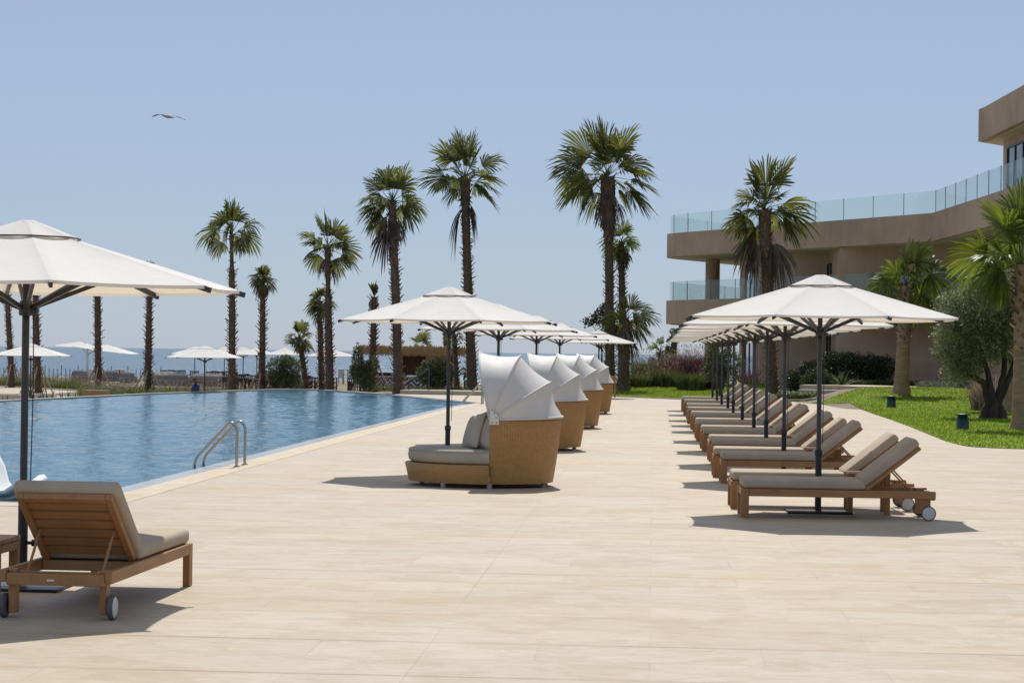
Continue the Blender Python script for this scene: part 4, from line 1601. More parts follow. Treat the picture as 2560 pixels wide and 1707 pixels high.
def grass_clump(label, base, rad, hgt, seed, mats, counts, group, name='ornamental_grass', pl=None, lean=.4, wid=.012):
    rnd = random.Random(seed)
    base = Vector(base)
    root = thing(name, label, 'ornamental grass', base, 0, group)
    for mt_, c_, nm, hk in zip(mats, counts, ('blades', 'seed_stems'), (1.0, 1.12)):
        mb = MB()
        reeds(mb, (0, 0), c_, rad, hgt * hk, rnd, wid, lean, z0=-.03)
        if nm == 'seed_stems':
            plumes(mb, (0, 0), int(c_ * 1.6), rad * 1.2, hgt * .72, hgt * 1.15, rnd, .15, .014)
        mb.build(nm, mt_, root, fix=False)
    return root


GG = 'ornamental grasses below the hotel'
for i, (px, D, rad, hg, m1, m2, c1, c2, lb) in enumerate((
        (1590, 92, .6, .80, 'reed_green', 'reed_tan', 1600, 60, 'low green grass clump at the left end of the purple bed'),
        (1622, 96, .65, 1.45, 'reed_green', 'reed_tan', 1700, 150, 'tall feathery grass with pale plumes left of the purple grass'),
        (1662, 93, .65, 1.0, 'reed_green', 'reed_tan', 1900, 110, 'green grass clump below the young bright palm'),
        (1702, 95, .75, 1.45, 'reed_purple', 'reed_tan', 3000, 240, 'purple fountain grass clump, left of the two largest'),
        (1742, 94, .8, 1.65, 'reed_purple', 'reed_tan', 3600, 280, 'largest purple fountain grass with tan plumes by the hotel column'),
        (1726, 89, .55, .9, 'reed_green', 'reed_purple', 1700, 60, 'dark green grass clump in front of the purple grass'),
        (1776, 90, .55, 1.0, 'reed_purple', 'reed_tan', 1600, 70, 'purple grass clump behind the farthest poles'),
        (1868, 86, .4, .55, 'reed_green', 'reed_green', 500, 40, 'fresh green grass tuft right of the poles'),
        (1872, 91, .4, 1.1, 'reed_purple', 'reed_tan', 400, 60, 'reddish grass tuft against the hotel wall'))):
    grass_clump(lb, foot(px, D), rad, hg, 50 + i, (m1, m2), (c1, c2), GG, wid=.014)
# pale dry grass behind the olive
grass_clump('dry straw coloured grass behind the olive trunks', foot(2478, 66), .6, 1.2, 66, ('reed_tan', 'reed_tan'), (420, 60), GG, wid=.016)

# strap leaf border plants (read as one mass)
rnd = random.Random(9)
mb = MB()
for k in range(150):
    t = rnd.random()
    p = foot(1935 + 110 * t, 82.5 + rnd.uniform(-1.5, 2.5))
    reeds(mb, (p.x, p.y), 16, .18, .34, rnd, .018, .9)
for k in range(70):
    t = rnd.random()
    p = foot(2080 + 260 * t, 86.4 + rnd.uniform(-.4, .5))
    reeds(mb, (p.x, p.y), 14, .16, .34, rnd, .018, .9)
tag(mb.build('border_plants', 'leaf_light', fix=False), 'strap leaved green border plants at the hedge foot', 'ground cover', kind='stuff')
mb = MB()
for k in range(60):
    t = rnd.random()
    p = foot(2305 + 140 * t, 80.6 + rnd.uniform(-.9, 1.2))
    leafcloud(mb, (p.x, p.y, p.z + .1), (.3, .3, .18), 90, .07, rnd)
tag(mb.build('herb_bed', 'leaf_grey', fix=False), 'grey green low herb bed beside the pale path', 'ground cover', kind='stuff')


def agave(label, base, n_, L, w, seed, mat='aloe', el=(35, 85), group=None):
    rnd = random.Random(seed)
    root = thing('agave', label, 'agave', base, 0, group)
    mb = MB()
    for k in range(n_):
        az = k * 2.4 + rnd.uniform(-.3, .3)
        e = R(rnd.uniform(*el))
        d = Vector((math.cos(az) * math.cos(e), math.sin(az) * math.cos(e), math.sin(e)))
        s_ = d.cross(Vector((0, 0, 1))).normalized()
        nn = s_.cross(d)
        l_ = L * rnd.uniform(.7, 1.1)
        o = len(mb.v)
        for t, ww in ((0, .6), (.35, 1), (.7, .6), (1, .03)):
            c = d * l_ * t + Vector((0, 0, -.12 * l_ * t * t))
            mb.v += [tuple(c - s_ * w * ww + nn * w * ww * .4), tuple(c), tuple(c + s_ * w * ww + nn * w * ww * .4)]
        for j in range(3):
            a = o + j * 3
            mb.f += [(a, a + 1, a + 4, a + 3), (a + 1, a + 2, a + 5, a + 4)]
            mb.sm += [True, True]
    mb.build('leaves', mat, root, fix=False)
    return root


agave('spiky bronze agave in front of the dark hedge', foot(2105, 84.8), 26, .85, .035, 3, 'leaf', (25, 85))
AG = 'agaves beyond the left pool edge'
for i, (px, D, L) in enumerate(((14, 66.5, .55), (33, 66.8, .45), (84, 68, 1.0), (94, 68.5, .85), (118, 69, .85), (156, 71, .72), (174, 71.5, .7), (194, 72, .75))):
    p = foot(px, D)
    p.z = -.75
    agave(['short agave at the left edge beyond the pool', 'low agave left of the near pole', 'tallest agave right of the near pole', 'upright agave against the beige planter',
           'spreading agave right of the beige planter', 'small agave left of the timber planter', 'upright small agave nearest the middle', 'slanting agave beside the timber planter'][i], p, 9, L + .38, .05, 80 + i, 'aloe', (50, 85), AG)

# grass planting on the lower terrace: one mass
mb, mb2 = MB(), MB()
rnd = random.Random(21)
for k in range(620):
    t = rnd.random()
    px = 5 + 690 * t
    D0 = (122 - 9 * px / 206) if px < 212 else (88 + 8 * (1 - t))
    p = foot(px, D0 + rnd.uniform(-1, 9 if px < 212 else 14))
    if inside(p.x, p.y, offset_poly(pool, .8)):
        continue
    reeds(mb, (p.x, p.y), 34, .42, .62 * rnd.uniform(.6, 1.25), rnd, .018, .6)
    if rnd.random() < .35:
        reeds(mb2, (p.x, p.y), 5, .35, .75, rnd, .008, .5)
        plumes(mb2, (p.x, p.y), 9, .4, p.z + .4, p.z + .78, rnd, .14, .02)
tag(mb.build('grass_planting', 'reed_green', fix=False), 'green and olive grass planting strip behind the far pool edge', 'planting', kind='stuff')
tag(mb2.build('seed_heads', 'reed_tan', fix=False), 'pale seed heads over the grass strip behind the pool', 'planting', kind='stuff')
mb = MB()
for k in range(60):
    p = foot(rnd.uniform(890, 1170), 85.5 + rnd.uniform(-1, 3))
    reeds(mb, (p.x, p.y), 18, .3, .3, rnd, .016, .6)
tag(mb.build('grass_planting', 'reed_green', fix=False), 'short green planting in front of the thatched bar', 'planting', kind='stuff')

# ------------------------------------------------------------------ hotel
hotel = thing('hotel_building', 'brown rendered hotel with curved balconies and glass balustrades', 'building', (8, 95, .45))
HZ = .45


def HL(p):
    return (p[0] - 8, p[1] - 95)


front = [(.62, 104.6), (.66, 103.9), (.95, 103.2), (1.5, 102.25), (11.48, 87.2), (12.55, 72.2), (13.0, 66.0)]
back = [(26, 66), (26, 128), (10.5, 126), (4.7, 112.6), (1.6, 106.6), (.95, 105.4)]
slab = front + back
ZL = (3.18, 4.34)
ZU = (6.49, 7.66)
for (z0, z1) in (ZL, ZU):
    so_ = MB().prism([HL(p) for p in slab], z0 - HZ, z1 - HZ).build('balcony_slab', 'plaster', hotel)
    ins = offset_poly(slab, -.22)
    MB().prism([HL(p) for p in ins], z0 - HZ - .035, z0 - HZ - .004).build('soffit', 'plaster2', so_)
wall = [(4.55, 111.0), (4.6, 104.6), (4.95, 97.4), (7.95, 96.2), (8.15, 92.3), (10.6, 91.6), (12.4, 89.8), (13.5, 86.0), (14.0, 79.0), (14.6, 66.5)]
wp = wall + [(24, 66.5), (24, 126), (11, 124)]
for z0, z1 in ((-.1, ZL[0] - .036), (ZL[1], ZU[0] - .036)):
    MB().prism([HL(p) for p in wp], z0 - (HZ if z0 > 0 else 0), z1 - HZ).build('wall', 'plaster', hotel)
cm = MB()
for z0, z1 in ((0 - .1, ZL[0] - .036 - HZ), (ZL[1] - HZ, ZU[0] - .036 - HZ)):
    cm.lathe([(.36, z0), (.36, z1)], 28, 2.92 - 8, 104.6 - 95)
cm.build('column', 'plaster', hotel)


def wall_panel(mb, a, b, z0, z1, th, off):
    a, b = Vector(a), Vector(b)
    d = (b - a).normalized()
    nr = Vector((d.y, -d.x))          # toward the viewer side
    p = [a + nr * off, b + nr * off, b + nr * (off + th), a + nr * (off + th)]
    mb.prism([HL(q) for q in p], z0 - HZ, z1 - HZ)


def window(a, b, z0, z1, doors=1):
    f = MB()
    a, b = Vector(a), Vector(b)
    d = (b - a).normalized()
    L = (b - a).length
    wall_panel(f, a, a + d * .07, z0, z1, .07, .003)
    wall_panel(f, b - d * .07, b, z0, z1, .07, .003)
    wall_panel(f, a + d * .071, b - d * .071, z1 - .07, z1, .07, .003)
    for k in range(1, doors):
        q = a + d * (L * k / doors)
        wall_panel(f, q - d * .03, q + d * .03, z0, z1 - .072, .06, .003)
    fo = f.build('window', 'frame_dk', hotel)
    g_ = MB()
    wall_panel(g_, a + d * .072, b - d * .072, z0 + .01, z1 - .075, .02, .006)
    g_.build('pane', 'window', fo)


# glazed ends and doors
for z0 in (HZ + .02, ZL[1] + .02):
    top_ = (ZL[0] if z0 < 3 else ZU[0]) - .25
    window((4.60, 104.4), (4.83, 100.2), z0, top_, 2)
    d_ = Vector((7.95, 96.2)) - Vector((8.15, 92.3))
    window((7.96, 96.0), (8.02, 94.9), z0, top_ - .35, 1)
    if z0 < 3:
        continue
    window((13.55, 85.2), (13.85, 81.2), z0, top_, 3)
    window((13.95, 79.4), (14.2, 74.6), z0, top_, 3)


def balustrade(path, z, hgt, pan=1.95):
    P_ = [Vector(p) for p in path]
    gp = 0
    for i in range(len(P_) - 1):
        a, b = P_[i], P_[i + 1]
        L = (b - a).length
        k_ = max(1, round(L / pan))
        for k in range(k_):
            p, q = a.lerp(b, k / k_), a.lerp(b, (k + 1) / k_)
            d = (q - p).normalized()
            nr = Vector((d.y, -d.x)) * .008
            p2, q2 = p + d * .006, q - d * .006
            mb = MB()
            mb.prism([HL(x) for x in (p2 - nr, q2 - nr, q2 + nr, p2 + nr)], z - HZ + .006, z + hgt - HZ)
            go = mb.build('glass_panel', 'glass', hotel)
            e = MB()
            e.prism([HL(x) for x in (q - d * .005 - nr * 1.6, q + d * .005 - nr * 1.6, q + d * .005 + nr * 1.6, q - d * .005 + nr * 1.6)], z - HZ + .004, z + hgt - HZ + .012)
            e.build('panel_joint', 'frame_dk', go)


fi = [(.80, 104.6), (.95, 103.9), (1.62, 102.45), (11.62, 87.28), (12.70, 72.2), (13.1, 67.0)]
balustrade(fi, ZU[1], .94)
balustrade(fi, ZL[1], .94)
bi = [(.95, 105.1), (1.7, 106.4), (4.75, 112.2)]
balustrade(bi, ZU[1], .94)
balustrade(bi, ZL[1], .94)
# set back top floor
roof = [(12.1, 79.2), (12.2, 78.6), (12.55, 71.6), (13.6, 66.4), (26, 66.4), (26, 92), (17, 90), (13.9, 81.6)]
ro_ = MB().prism([HL(p) for p in roof], 9.80 - HZ, 11.02 - HZ).build('roof_slab', 'plaster', hotel)
MB().prism([HL(p) for p in offset_poly(roof, -.22)], 9.765 - HZ, 9.796 - HZ).build('soffit', 'plaster2', ro_)
tw = [(12.9, 78.4), (13.35, 72.6), (14.3, 67.5), (25, 67.5), (25, 90), (18, 88), (14.3, 81)]
MB().prism([HL(p) for p in tw], ZU[1] - HZ, 9.763 - HZ).build('wall', 'plaster', hotel)
window((12.96, 77.6), (13.22, 74.2), ZU[1] + .02, 9.45, 3)
# steps and terrace beside the hotel
sm_ = thing('garden_steps', 'three pale stone steps beside the right lawn', 'steps', (6.4, 81.5, 0))
for k in range(3):
    y0 = 80.4 + k * 1.1
    a = [(5.55 + .15 * k, y0 + 1.1), (7.55 + .9 * k, y0 - .25 * 1), (8.6 + .9 * k, y0 + 2.2), (6.2 + .2 * k, y0 + 3.6)]
    MB().prism([(p[0] - 6.4, p[1] - 81.5) for p in a], -.05, .17 * (k + 1)).build('step', 'stone', sm_)
path_poly = [(7.9, 80.9), (9.4, 80.8), (12.5, 78.9), (14.5, 74.4), (15.6, 74.6), (13.4, 80.6), (12.0, 84.8), (8.6, 86.0), (6.9, 84.8)]
tag(MB().prism(path_poly, .1, .515).build('path', 'deck'), kind='structure')


# ------------------------------------------------------------------ thatched bar
bar_p = Vector((at(1025, 960, 127).x, 127, gh(at(1025, 960, 127).x, 127)))
bar = thing('beach_bar', 'thatched beach bar with black and white zigzag counter', 'beach bar', bar_p)
s150 = 127 / F


def bx(px):
    return (px - 1025) * s150


def bz(py):
    return at(1025, py, 127).z - bar_p.z


x0, x1 = bx(905), bx(1166)
zt, zb = bz(870), bz(887)
rf = MB()
rf.box(x0, x1, -1.6, 2.2, zb + .08, zt - .05)
rnd = random.Random(5)
for k in range(2600):
    x = rnd.uniform(x0 - .08, x1 + .08)
    y = -1.62 - rnd.random() * .08
    z = rnd.uniform(zb, zt)
    L = rnd.uniform(.15, .4)
    o = len(rf.v)
    rf.v += [(x - .02, y, z + L * .5), (x + .02, y, z + L * .5), (x + rnd.gauss(0, .03), y - .04, z - L * .5)]
    rf.f.append((o, o + 1, o + 2))
    rf.sm.append(False)
for k in range(900):
    x = rnd.uniform(x0 - .1, x1 + .1)
    o = len(rf.v)
    z = zt - .06
    rf.v += [(x - .02, -1.5, z), (x + .02, -1.5, z), (x + rnd.gauss(0, .08), -1.6, z + rnd.uniform(.02, .16))]
    rf.f.append((o, o + 1, o + 2))
    rf.sm.append(False)
rf.build('roof', 'thatch', bar, fix=False)
for px in (940, 1132):
    MB().tube([(bx(px), -1.2, 0), (bx(px), -1.2, zb + .1)], .11, 10).build('post', 'dkwood', bar)
MB().box(bx(1068), bx(1130), -.8, 1.9, 0, zb + .09).build('wall', 'hutwall', bar)
MB().box(bx(1008), bx(1067.5), -.3, -.2, bz(938), zb + .085).build('shutter', 'shutter', bar)
MB().box(bx(1004), bx(1007.8), -.6, 1.9, 0, zb + .085).build('wall', 'hutwall', bar)
ct = MB().box(0 + bx(938) - bx(1002), bx(1067.5) - bx(1002), -.05, .05, 0, bz(944))
co_ = ct.build('counter_front', 'zigzag', bar)
co_.location = (bx(1002), -1.0, 0)
MB().box(bx(936), bx(1067.6), -1.15, -.5, bz(944) + .003, bz(941) + .03).build('counter_top', 'wall_pale', bar)
MB().box(bx(941), bx(1003), -.1, .1, bz(944) + .1, bz(932)).build('back_counter', 'dkwood', bar)

# low kerb and handrail by the bar steps
k0 = hit(1000, 985)
kr = MB().prism([(k0.x, k0.y), (k0.x + 6.2, k0.y - 1.2), (k0.x + 6.3, k0.y + .5), (k0.x + .1, k0.y + 1.6)], -.1, .16)
tag(kr.build('step_kerb', 'stone'), 'low pale stone step at the end of the paving', 'step')
h0, h1 = at(1022, 984, 80.6), at(1069, 984, 80.2)
hr = thing('handrail', 'dark sloping handrail on two posts by the far steps', 'handrail', (h0.x, h0.y, 0))
dx = h1.x - h0.x
MB().tube([(0, 0, -.02), (0, 0, .38), (.03, 0, .45), (dx - .06, 0, .96), (dx, 0, .93), (dx, 0, -.02)], .035, 8).build('rail', 'charcoal', hr)


# ------------------------------------------------------------------ seaside terrace furniture
def make_sofa(wd_=2.0):
    root = thing('outdoor_sofa', 'sofa', 'sofa')
    f = MB()
    f.box(-wd_ / 2, wd_ / 2, -.40, .40, .10, .30)
    f.build('frame', 'sofa', root)
    MB().rbox(-wd_ / 2, wd_ / 2, -.44, -.305, .15, .76, .05, 3).build('backrest', 'sofa', root)
    for s_ in (-1, 1):
        a, b = sorted((s_ * wd_ / 2, s_ * (wd_ / 2 - .16)))
        MB().rbox(a, b, -.215, .42, .12, .56, .04, 3).build('armrest', 'sofa', root)
    n_ = 2 if wd_ > 1.2 else 1
    w_ = (wd_ - .34) / n_
    for k in range(n_):
        x = -wd_ / 2 + .17 + k * w_
        MB().rbox(x, x + w_ - .01, -.21, .43, .305, .46, .04, 3).build('seat_cushion', 'sofa_seat', root)
        MB().rbox(x, x + w_ - .01, -.30, -.05, .47, .86, .05, 3).build('back_cushion', 'sofa_seat', root)
    r = MB()
    for z in (.44,):
        r.tube([(-wd_ / 2, -.47, z), (wd_ / 2, -.47, z)], .018, 6)
    for k in range(4):
        x = -wd_ / 2 + wd_ * k / 3
        r.tube([(x, -.47, .0), (x, -.47, .44)], .016, 6)
    r.build('rail', 'alu', root)
    return root


sfb, sfs = make_sofa(1.7), make_sofa(.95)
fb, fs_ = True, True
for px, D, big, rz_, lb in ((200, 138, 0, 0, 'grey terrace armchair at the left of the sofa group'), (238, 143, 1, 180, 'grey sofa facing the pool behind the cantilever post'), (280, 138, 0, 0, 'grey terrace armchair right of the palm trunk'),
                            (294, 146, 0, 180, 'pale terrace armchair facing the pool'), (322, 134, 0, 0, 'wide grey armchair at the right of the left group'), (390, 126, 0, 0, 'grey armchair right of the staked palm'),
                            (407, 134, 1, 180, 'pale sofa facing the pool in the middle group'), (438, 125, 1, 0, 'pale sofa seen from behind, middle group'), (511, 124, 1, 0, 'longest grey sofa behind the pool edge parasol'),
                            (553, 125, 0, 0, 'grey armchair left of the slender palm')):
    o = (sfb if fb else copy_tree(sfb)) if big else (sfs if fs_ else copy_tree(sfs))
    if big:
        fb = False
    else:
        fs_ = False
    o.location = foot(px, D)
    o.rotation_euler.z = R(rz_ + rr.uniform(-6, 6))
    tag(o, lb, 'sofa' if big else 'armchair', 'outdoor sofas on the seaside terrace')


def make_chair(mat='dkwood'):
    root = thing('dining_chair', 'chair', 'chair')
    MB().rbox(-.24, .24, -.24, .24, .42, .46, .008, 1).build('seat', mat, root)
    b = MB()
    for k in range(5):
        x = -.20 + k * .1
        b.box(x - .025, x + .025, .20, .235, .461, .86)
    b.box(-.24, .24, .195, .24, .861, .93)
    b.build('backrest', mat, root)
    for sx in (-1, 1):
        MB().box(min(sx * .24, sx * .19), max(sx * .24, sx * .19), -.24, .19, .62, .65).build('armrest', mat, root)
        for sy in (-1, 1):
            x0_, x1_ = sorted((sx * .23, sx * .18))
            y0_, y1_ = sorted((sy * .23, sy * .18))
            MB().box(x0_, x1_, y0_, y1_, 0, .419 if sy > 0 else .619).build('leg', mat, root)
    return root


def make_dtable(mat='dkwood', L=1.5):
    root = thing('dining_table', 'table', 'table')
    MB().rbox(-L / 2, L / 2, -.45, .45, .71, .75, .006, 1).build('table_top', mat, root)
    for sx in (-1, 1):
        for sy in (-1, 1):
            x0_, x1_ = sorted((sx * (L / 2 - .04), sx * (L / 2 - .12)))
            y0_, y1_ = sorted((sy * .42, sy * .34))
            MB().box(x0_, x1_, y0_, y1_, 0, .709).build('leg', mat, root)
    return root


cd, td = make_chair(), make_dtable()
TABS = [(432, 138), (512, 136), (545, 134), (628, 118), (655, 114), (690, 112), (745, 114), (786, 112), (905, 112), (590, 122), (672, 122), (722, 120)]
TL = ['dark dining table behind the middle sofa group', 'dark dining table behind the longest sofa', 'dark dining table left of the slender palm', 'dark dining table right of the slender palm', 'dark dining table behind the short crowned palm',
      'dark dining table behind the round olive bush', 'dark dining table left of the leaning palm', 'dark dining table between leaning palm and twin trunks', 'dark dining table left of the thatched bar', 'dark dining table just right of the slender palm', 'farther dark dining table left of the olive bush', 'farther dark dining table right of the olive bush']
ftd = fcd = True
for i, (px, D) in enumerate(TABS):
    o = td if ftd else copy_tree(td)
    ftd = False
    p = foot(px, D)
    o.location = p
    tag(o, TL[i], 'dining table', 'dining tables on the seaside terrace')
    for dx_, dy_, rz_ in ((-.4, -.75, 180), (.4, -.75, 180), (-.4, .75, 0), (.4, .75, 0), (1.0, 0, -90)):
        if rr.random() < .12:
            continue
        c = cd if fcd else copy_tree(cd)
        fcd = False
        c.location = (p.x + dx_, p.y + dy_, gh(p.x + dx_, p.y + dy_))
        c.rotation_euler.z = R(rz_ + rr.uniform(-10, 10))
        tag(c, 'dark slatted dining chair at the ' + TL[i][5:], 'dining chair', 'dark dining chairs on the seaside terrace')
wc = make_chair('timber_lt')
wc.location = foot(858, 148)
wc.scale = (1.1, 1.1, 1.1)
wc.rotation_euler.z = R(150)
tag(wc, 'pale wooden armchair right of the twin palm trunks', 'armchair', 'pale wooden armchairs')
w2 = copy_tree(wc)
w2.location = foot(877, 149)
w2.rotation_euler.z = R(185)
tag(w2, 'pale slatted wooden armchair left of the narrow olive bush', 'armchair', 'pale wooden armchairs')

# perimeter fence of thin dark bars
fe = thing('perimeter_fence', 'thin dark bar fence along the seaside terrace', 'fence', foot(250, 146))
fx, fy, fz = fe.location
bars = MB()
for k in range(170):
    x = -46 + k * .30
    p = (x - 0, 0)
    bars.box(x - .02, x + .02, -.02, .02, 0, .85 + .25 * ((k % 4) == 0))
bars.box(-46, 5, -.012, .012, .12, .16)
bars.build('bars', 'charcoal', fe)
# fence extends to the right, too

# double cantilever parasol
cp = foot(218, 139)
ca = thing('cantilever_parasol', 'pale mast carrying two tilted white square canopies', 'parasol', cp)
MB().box(-.07, .07, -.07, .07, 0, 2.55).build('mast', 'alu', ca)
MB().box(-.5, .5, -.5, .5, 0, .06).build('base_plate', 'alu', ca)
for sx, cx, tl, wd_, hz_ in ((-1, -.62, 3, 1.35, 2.42), (1, 1.28, 7, 1.85, 2.22)):
    M_ = Matrix.Translation((cx, 0, hz_)) @ Matrix.Rotation(R(tl), 4, 'Y')
    cm_ = MB()
    cor = [(-wd_, -wd_), (wd_, -wd_), (wd_, wd_), (-wd_, wd_)]
    ap = .36
    for k in range(4):
        a, b = cor[k], cor[(k + 1) % 4]
        vv = []
        for t in range(5):
            for u in range(7):
                tt, uu = t / 4, u / 6
                vv.append(((a[0] * (1 - uu) + b[0] * uu) * tt, (a[1] * (1 - uu) + b[1] * uu) * tt, ap * (1 - tt) - .06 * 4 * uu * (1 - uu) * tt * (1 - .6 * tt)))
        cm_.add(vv, [(t * 7 + u, t * 7 + u + 1, t * 7 + u + 8, t * 7 + u + 7) for t in range(4) for u in range(6)], True, M_)
    cn = cm_.build('canopy', 'canvas', ca, fix=False)
    for a in cor:
        MB().bar(M_ @ Vector((0, 0, ap - .10)), M_ @ Vector((a[0], a[1], -.02)), .03, .03).build('rib', 'alu', cn)
    MB().tube([(0, 0, 1.9), (cx * .35, 0, 2.15), (cx, 0, hz_ + ap - .1)], .03, 6).build('arm', 'alu', ca)
    MB().tube([(0, 0, 2.5), (cx * .5, 0, hz_ + ap)], .02, 6).build('brace', 'alu', ca)

# pale lower terrace paving and planters beyond the left pool edge
q0, q1, q2 = foot(-120, 124), foot(12, 119), foot(210, 110)
lt = [(q0.x, q0.y), (-60, 60), (-20.6, 60), (-20.0, 67), (-18.9, 75), (-17.6, 82), (-17.2, 90), (q2.x + .2, 100), (q2.x, q2.y), (q1.x, q1.y)]
tag(sheet('terrace_paving', 'deck', lt, z=-.735), kind='structure')
mb = MB()
for a, b in (((q0.x, q0.y), (q1.x, q1.y)), ((q1.x, q1.y), (q2.x, q2.y))):
    mb.prism([a, b, (b[0], b[1] + .25), (a[0], a[1] + .25)], -.9, -.66)
tag(mb.build('terrace_kerb', 'wall_pale'), kind='structure')
pq = hit(66, 1000)
for i, (pa, pb, D, yt, lb) in enumerate(((-40, 47, 70, 985, 'pale block planter at the left edge beyond the pool'), (84, 131, 72, 984.5, 'pale block planter right of the near pole'))):
    a, b = at(pa, yt, D), at(pb, yt, D)
    rt_ = thing('block_planter', lb, 'planter', (a.x, D, -.9), 0, 'pale block planters beyond the pool')
    MB().rbox(0, b.x - a.x, 0, .5, 0, a.z + .9, .03, 2).build('body', 'wall_pale', rt_)
    MB().box(.05, b.x - a.x - .05, .05, .45, a.z + .901, a.z + .91).build('soil', 'soil', rt_)
a, b = at(206, 979, 76.5), at(265, 983, 76.5)
rt_ = thing('timber_planter', 'brown boarded planter box behind the pool edge', 'planter', (a.x, 76.5, -.76))
wd_ = b.x - a.x
for k in range(9):
    MB().box(wd_ * k / 9 + .004, wd_ * (k + 1) / 9 - .004, 0, .03, 0, .77 + a.z + .012 * (k % 2)).build('board', 'planter', rt_)
MB().box(.01, wd_ - .01, .032, .6, 0, .80).build('box', 'planter', rt_)

# white moulded in-water chair at the left edge
ch = thing('water_chair', 'white moulded shell chair standing in the near pool corner', 'chair', (-7.25, 22.75, -.05))
prof = [(-.42, .62), (-.30, .60), (-.16, .50), (-.05, .30), (.0, .12), (.06, .06), (.16, .07), (.26, .14), (.34, .20), (.40, .21), (.44, .17)]
vv, ff = [], []
th_ = .035
NW = 8
for i, (x, z) in enumerate(prof):
    j0, j1 = max(0, i - 1), min(len(prof) - 1, i + 1)
    t = Vector((prof[j1][0] - prof[j0][0], prof[j1][1] - prof[j0][1])).normalized()
    nrm = Vector((-t.y, t.x)) * th_
    for sgn in (0, 1):
        for k in range(NW + 1):
            y = (k / NW - .5) * .7
            up = .05 * (2 * abs(k / NW - .5)) ** 3
            vv.append((x - nrm.x * sgn, y, z - nrm.y * sgn + up))
row = NW + 1
for i in range(len(prof) - 1):
    for k in range(NW):
        a = i * 2 * row + k
        ff.append((a, a + 1, a + 1 + 2 * row, a + 2 * row))
        b = a + row
        ff.append((b + 1, b, b + 2 * row, b + 1 + 2 * row))
    for e in (0, NW):
        a = i * 2 * row + e
        ff.append((a, a + row, a + 3 * row, a + 2 * row))
for i in (0, len(prof) - 1):
    for k in range(NW):
        a = i * 2 * row + k
        ff.append((a, a + 1, a + 1 + row, a + row))
MB().add(vv, ff, True).build('shell', 'white', ch)
MB().lathe([(.26, -1.4), (.24, -.3), (.2, .03), (0, .03)], 20, 0, 0).build('pedestal', 'white', ch)


# ------------------------------------------------------------------ bollard lamps on the lawn
def make_bollard():
    root = thing('bollard_lamp', 'lamp', 'garden lamp')
    MB().lathe([(.0, 0), (.165, 0), (.165, .02), (.150, .035), (.135, .30), (.0, .30)], 24).build('body', 'lampgreen', root)
    MB().lathe([(.11, .30), (.11, .345)], 24).build('lamp_slot', 'darkvoid', root)
    MB().lathe([(.0, .345), (.165, .345), (.172, .352), (.172, .372), (.165, .378), (.0, .384)], 24).build('lid', 'lampgreen', root)
    return root


bl = make_bollard()
bl.location = hit(2406.5, 1075.5)
tag(bl, 'dark green bollard lamp left of the olive tree', 'garden lamp', 'green bollard lamps on the lawn')
b2 = copy_tree(bl)
b2.location = hit(2228, 1019.5)
tag(b2, 'dark green bollard lamp beside the tan palm trunk', 'garden lamp', 'green bollard lamps on the lawn')
# slim post in the lawn
pp = hit(2434, 1017)
rt_ = thing('garden_post', 'slim grey post left of the olive tree', 'post', pp)
MB().rbox(-.045, .045, -.045, .045, -.05, 1.15, .01, 1).build('post', 'charcoal', rt_)
# wooden post with board at the lawn edge
pp = hit(1537, 993)
rt_ = thing('wooden_board_post', 'brown wooden post with a small board beside the rear daybed', 'sign post', pp)
MB().rbox(-.03, .03, -.03, .03, -.02, .86, .005, 1).build('post', 'teak_z', rt_)
MB().rbox(-.24, -.031, -.012, .012, .52, .82, .004, 1).build('board', 'teak_x', rt_)

# ------------------------------------------------------------------ gardener beyond the pool edge
gp = at(489, 960, 81.2)
pe = thing('person', 'person in a wide brown hat and blue shirt behind the pool edge', 'person', (gp.x, 81.2, gp.z - 1.42), R(-100))
me = bpy.data.meshes.new('body')
J = [(0, 0, .86), (0, 0, 1.05), (0, 0, 1.24), (0, 0, 1.36), (0, -.01, 1.42), (0, -.02, 1.50), (0, -.02, 1.58),
     (.19, 0, 1.29), (.23, -.05, 1.05), (.18, -.22, .90), (-.19, 0, 1.29), (-.23, -.05, 1.05), (-.18, -.22, .90),
     (.1, 0, .82), (.11, -.04, .45), (.11, .02, .06), (.12, -.12, .03), (-.1, 0, .82), (-.11, -.04, .45), (-.11, .02, .06), (-.12, -.12, .03)]
E = [(0, 1), (1, 2), (2, 3), (3, 4), (4, 5), (5, 6), (2, 7), (7, 8), (8, 9), (2, 10), (10, 11), (11, 12), (0, 13), (13, 14), (14, 15), (15, 16), (0, 17), (17, 18), (18, 19), (19, 20)]
RD = [.15, .14, .15, .08, .055, .095, .075, .07, .05, .035, .07, .05, .035, .1, .065, .045, .04, .1, .065, .045, .04]
me.from_pydata(J, E, [])
me.materials.append(MAT['skin'])
bo = bpy.data.objects.new('body', me)
COL.objects.link(bo)
bo.parent = pe
sk = bo.modifiers.new('skin', 'SKIN')
for v, r_ in zip(me.skin_vertices[0].data, RD):
    v.radius = (r_, r_ * .85)
me.skin_vertices[0].data[0].use_root = True
bo.modifiers.new('sub', 'SUBSURF').levels = 1
bo.modifiers['sub'].render_levels = 2
s_ = MB()
s_.lathe([(.17, .84), (.168, 1.0), (.19, 1.2), (.19, 1.30), (.12, 1.38), (.075, 1.41)], 18, 0, 0, 1.12, .8)
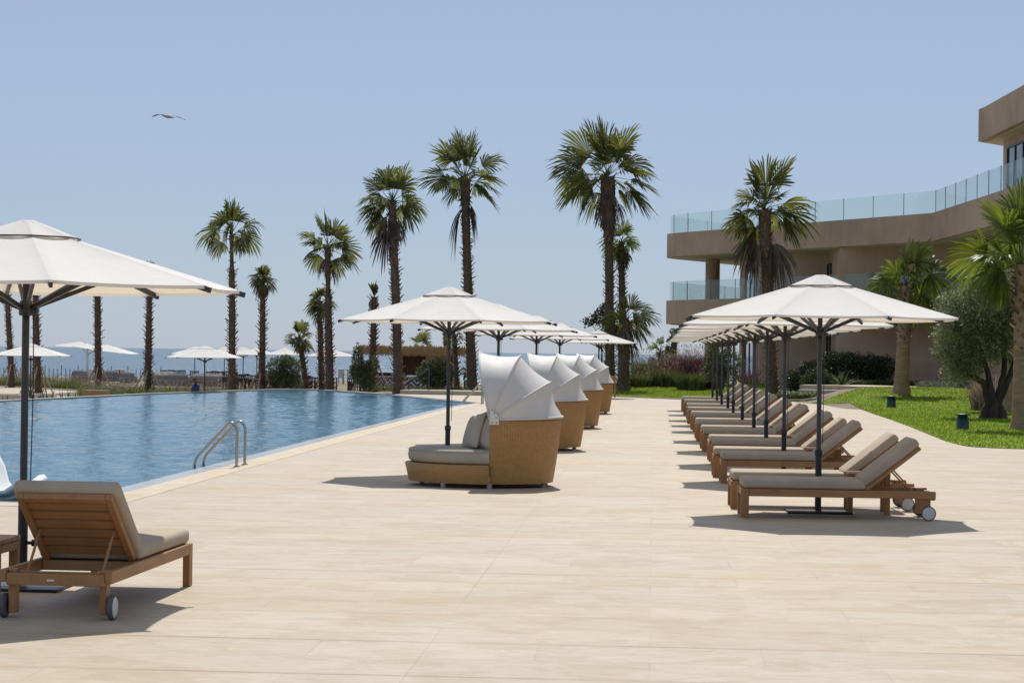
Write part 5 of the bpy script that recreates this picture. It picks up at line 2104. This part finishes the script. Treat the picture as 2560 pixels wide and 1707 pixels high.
for sx in (-1, 1):
    s_.tube([(sx * .16, 0, 1.32), (sx * .215, -.02, 1.2), (sx * .245, -.05, 1.04)], [.085, .08, .065], 10)
s_.build('shirt', 'shirt', pe)
h_ = MB()
h_.lathe([(.0, 1.665), (.09, 1.655), (.11, 1.60), (.115, 1.575), (.24, 1.555), (.285, 1.51), (.275, 1.505), (.115, 1.565)], 22, 0, -.02)
h_.build('hat', 'hat', pe)

# ------------------------------------------------------------------ gull
gu = at(419, 291, 62)
gl = thing('seagull', 'seagull gliding in the sky above the left parasol', 'bird', gu, R(0))
gb = MB()


def gull_ring(c, ry, rz_, n_=8):
    return [(c[0], c[1] + ry * math.cos(2 * PI * k / n_), c[2] + rz_ * math.sin(2 * PI * k / n_)) for k in range(n_)]


sec = [(-.16, .004, .004, .008), (-.13, .022, .02, .004), (-.09, .034, .032, .0), (-.03, .05, .05, -.012), (.05, .05, .048, -.018), (.13, .028, .026, -.034), (.20, .02, .008, -.052), (.25, .03, .004, -.060)]
vv = []
for x, ry, rz_, z in sec:
    vv += gull_ring((x, 0, z), ry, rz_)
ff = []
for i in range(len(sec) - 1):
    for k in range(8):
        a, b = i * 8 + k, i * 8 + (k + 1) % 8
        ff.append((a, b, b + 8, a + 8))
gb.add(vv, ff, True)
gb.add(vv[:8], [tuple(range(8))])
gb.add(vv[-8:], [tuple(range(8))])
# wings spread across the view, tips drooped
for sgn, pts in ((-1, [(-.05, .0, .0, .13), (-.16, -.05, .042, .12), (-.30, -.08, .038, .10), (-.40, -.04, .0, .065), (-.50, .05, -.012, .012)]),
                 (1, [(.02, .0, .0, .13), (.14, .1, .016, .12), (.24, .16, .012, .10), (.36, .22, -.035, .06), (.48, .30, -.085, .012)])):
    o = len(gb.v)
    for x, y, z, c in pts:
        gb.v += [(x - c * .5, y, z + .004), (x, y, z + .012), (x + c * .5, y + .02, z - .006), (x, y, z - .004)]
    for i in range(len(pts) - 1):
        for k in range(4):
            a, b = o + i * 4 + k, o + i * 4 + (k + 1) % 4
            gb.f.append((a, b, b + 4, a + 4))
            gb.sm.append(True)
gb.build('body', 'gull', gl)
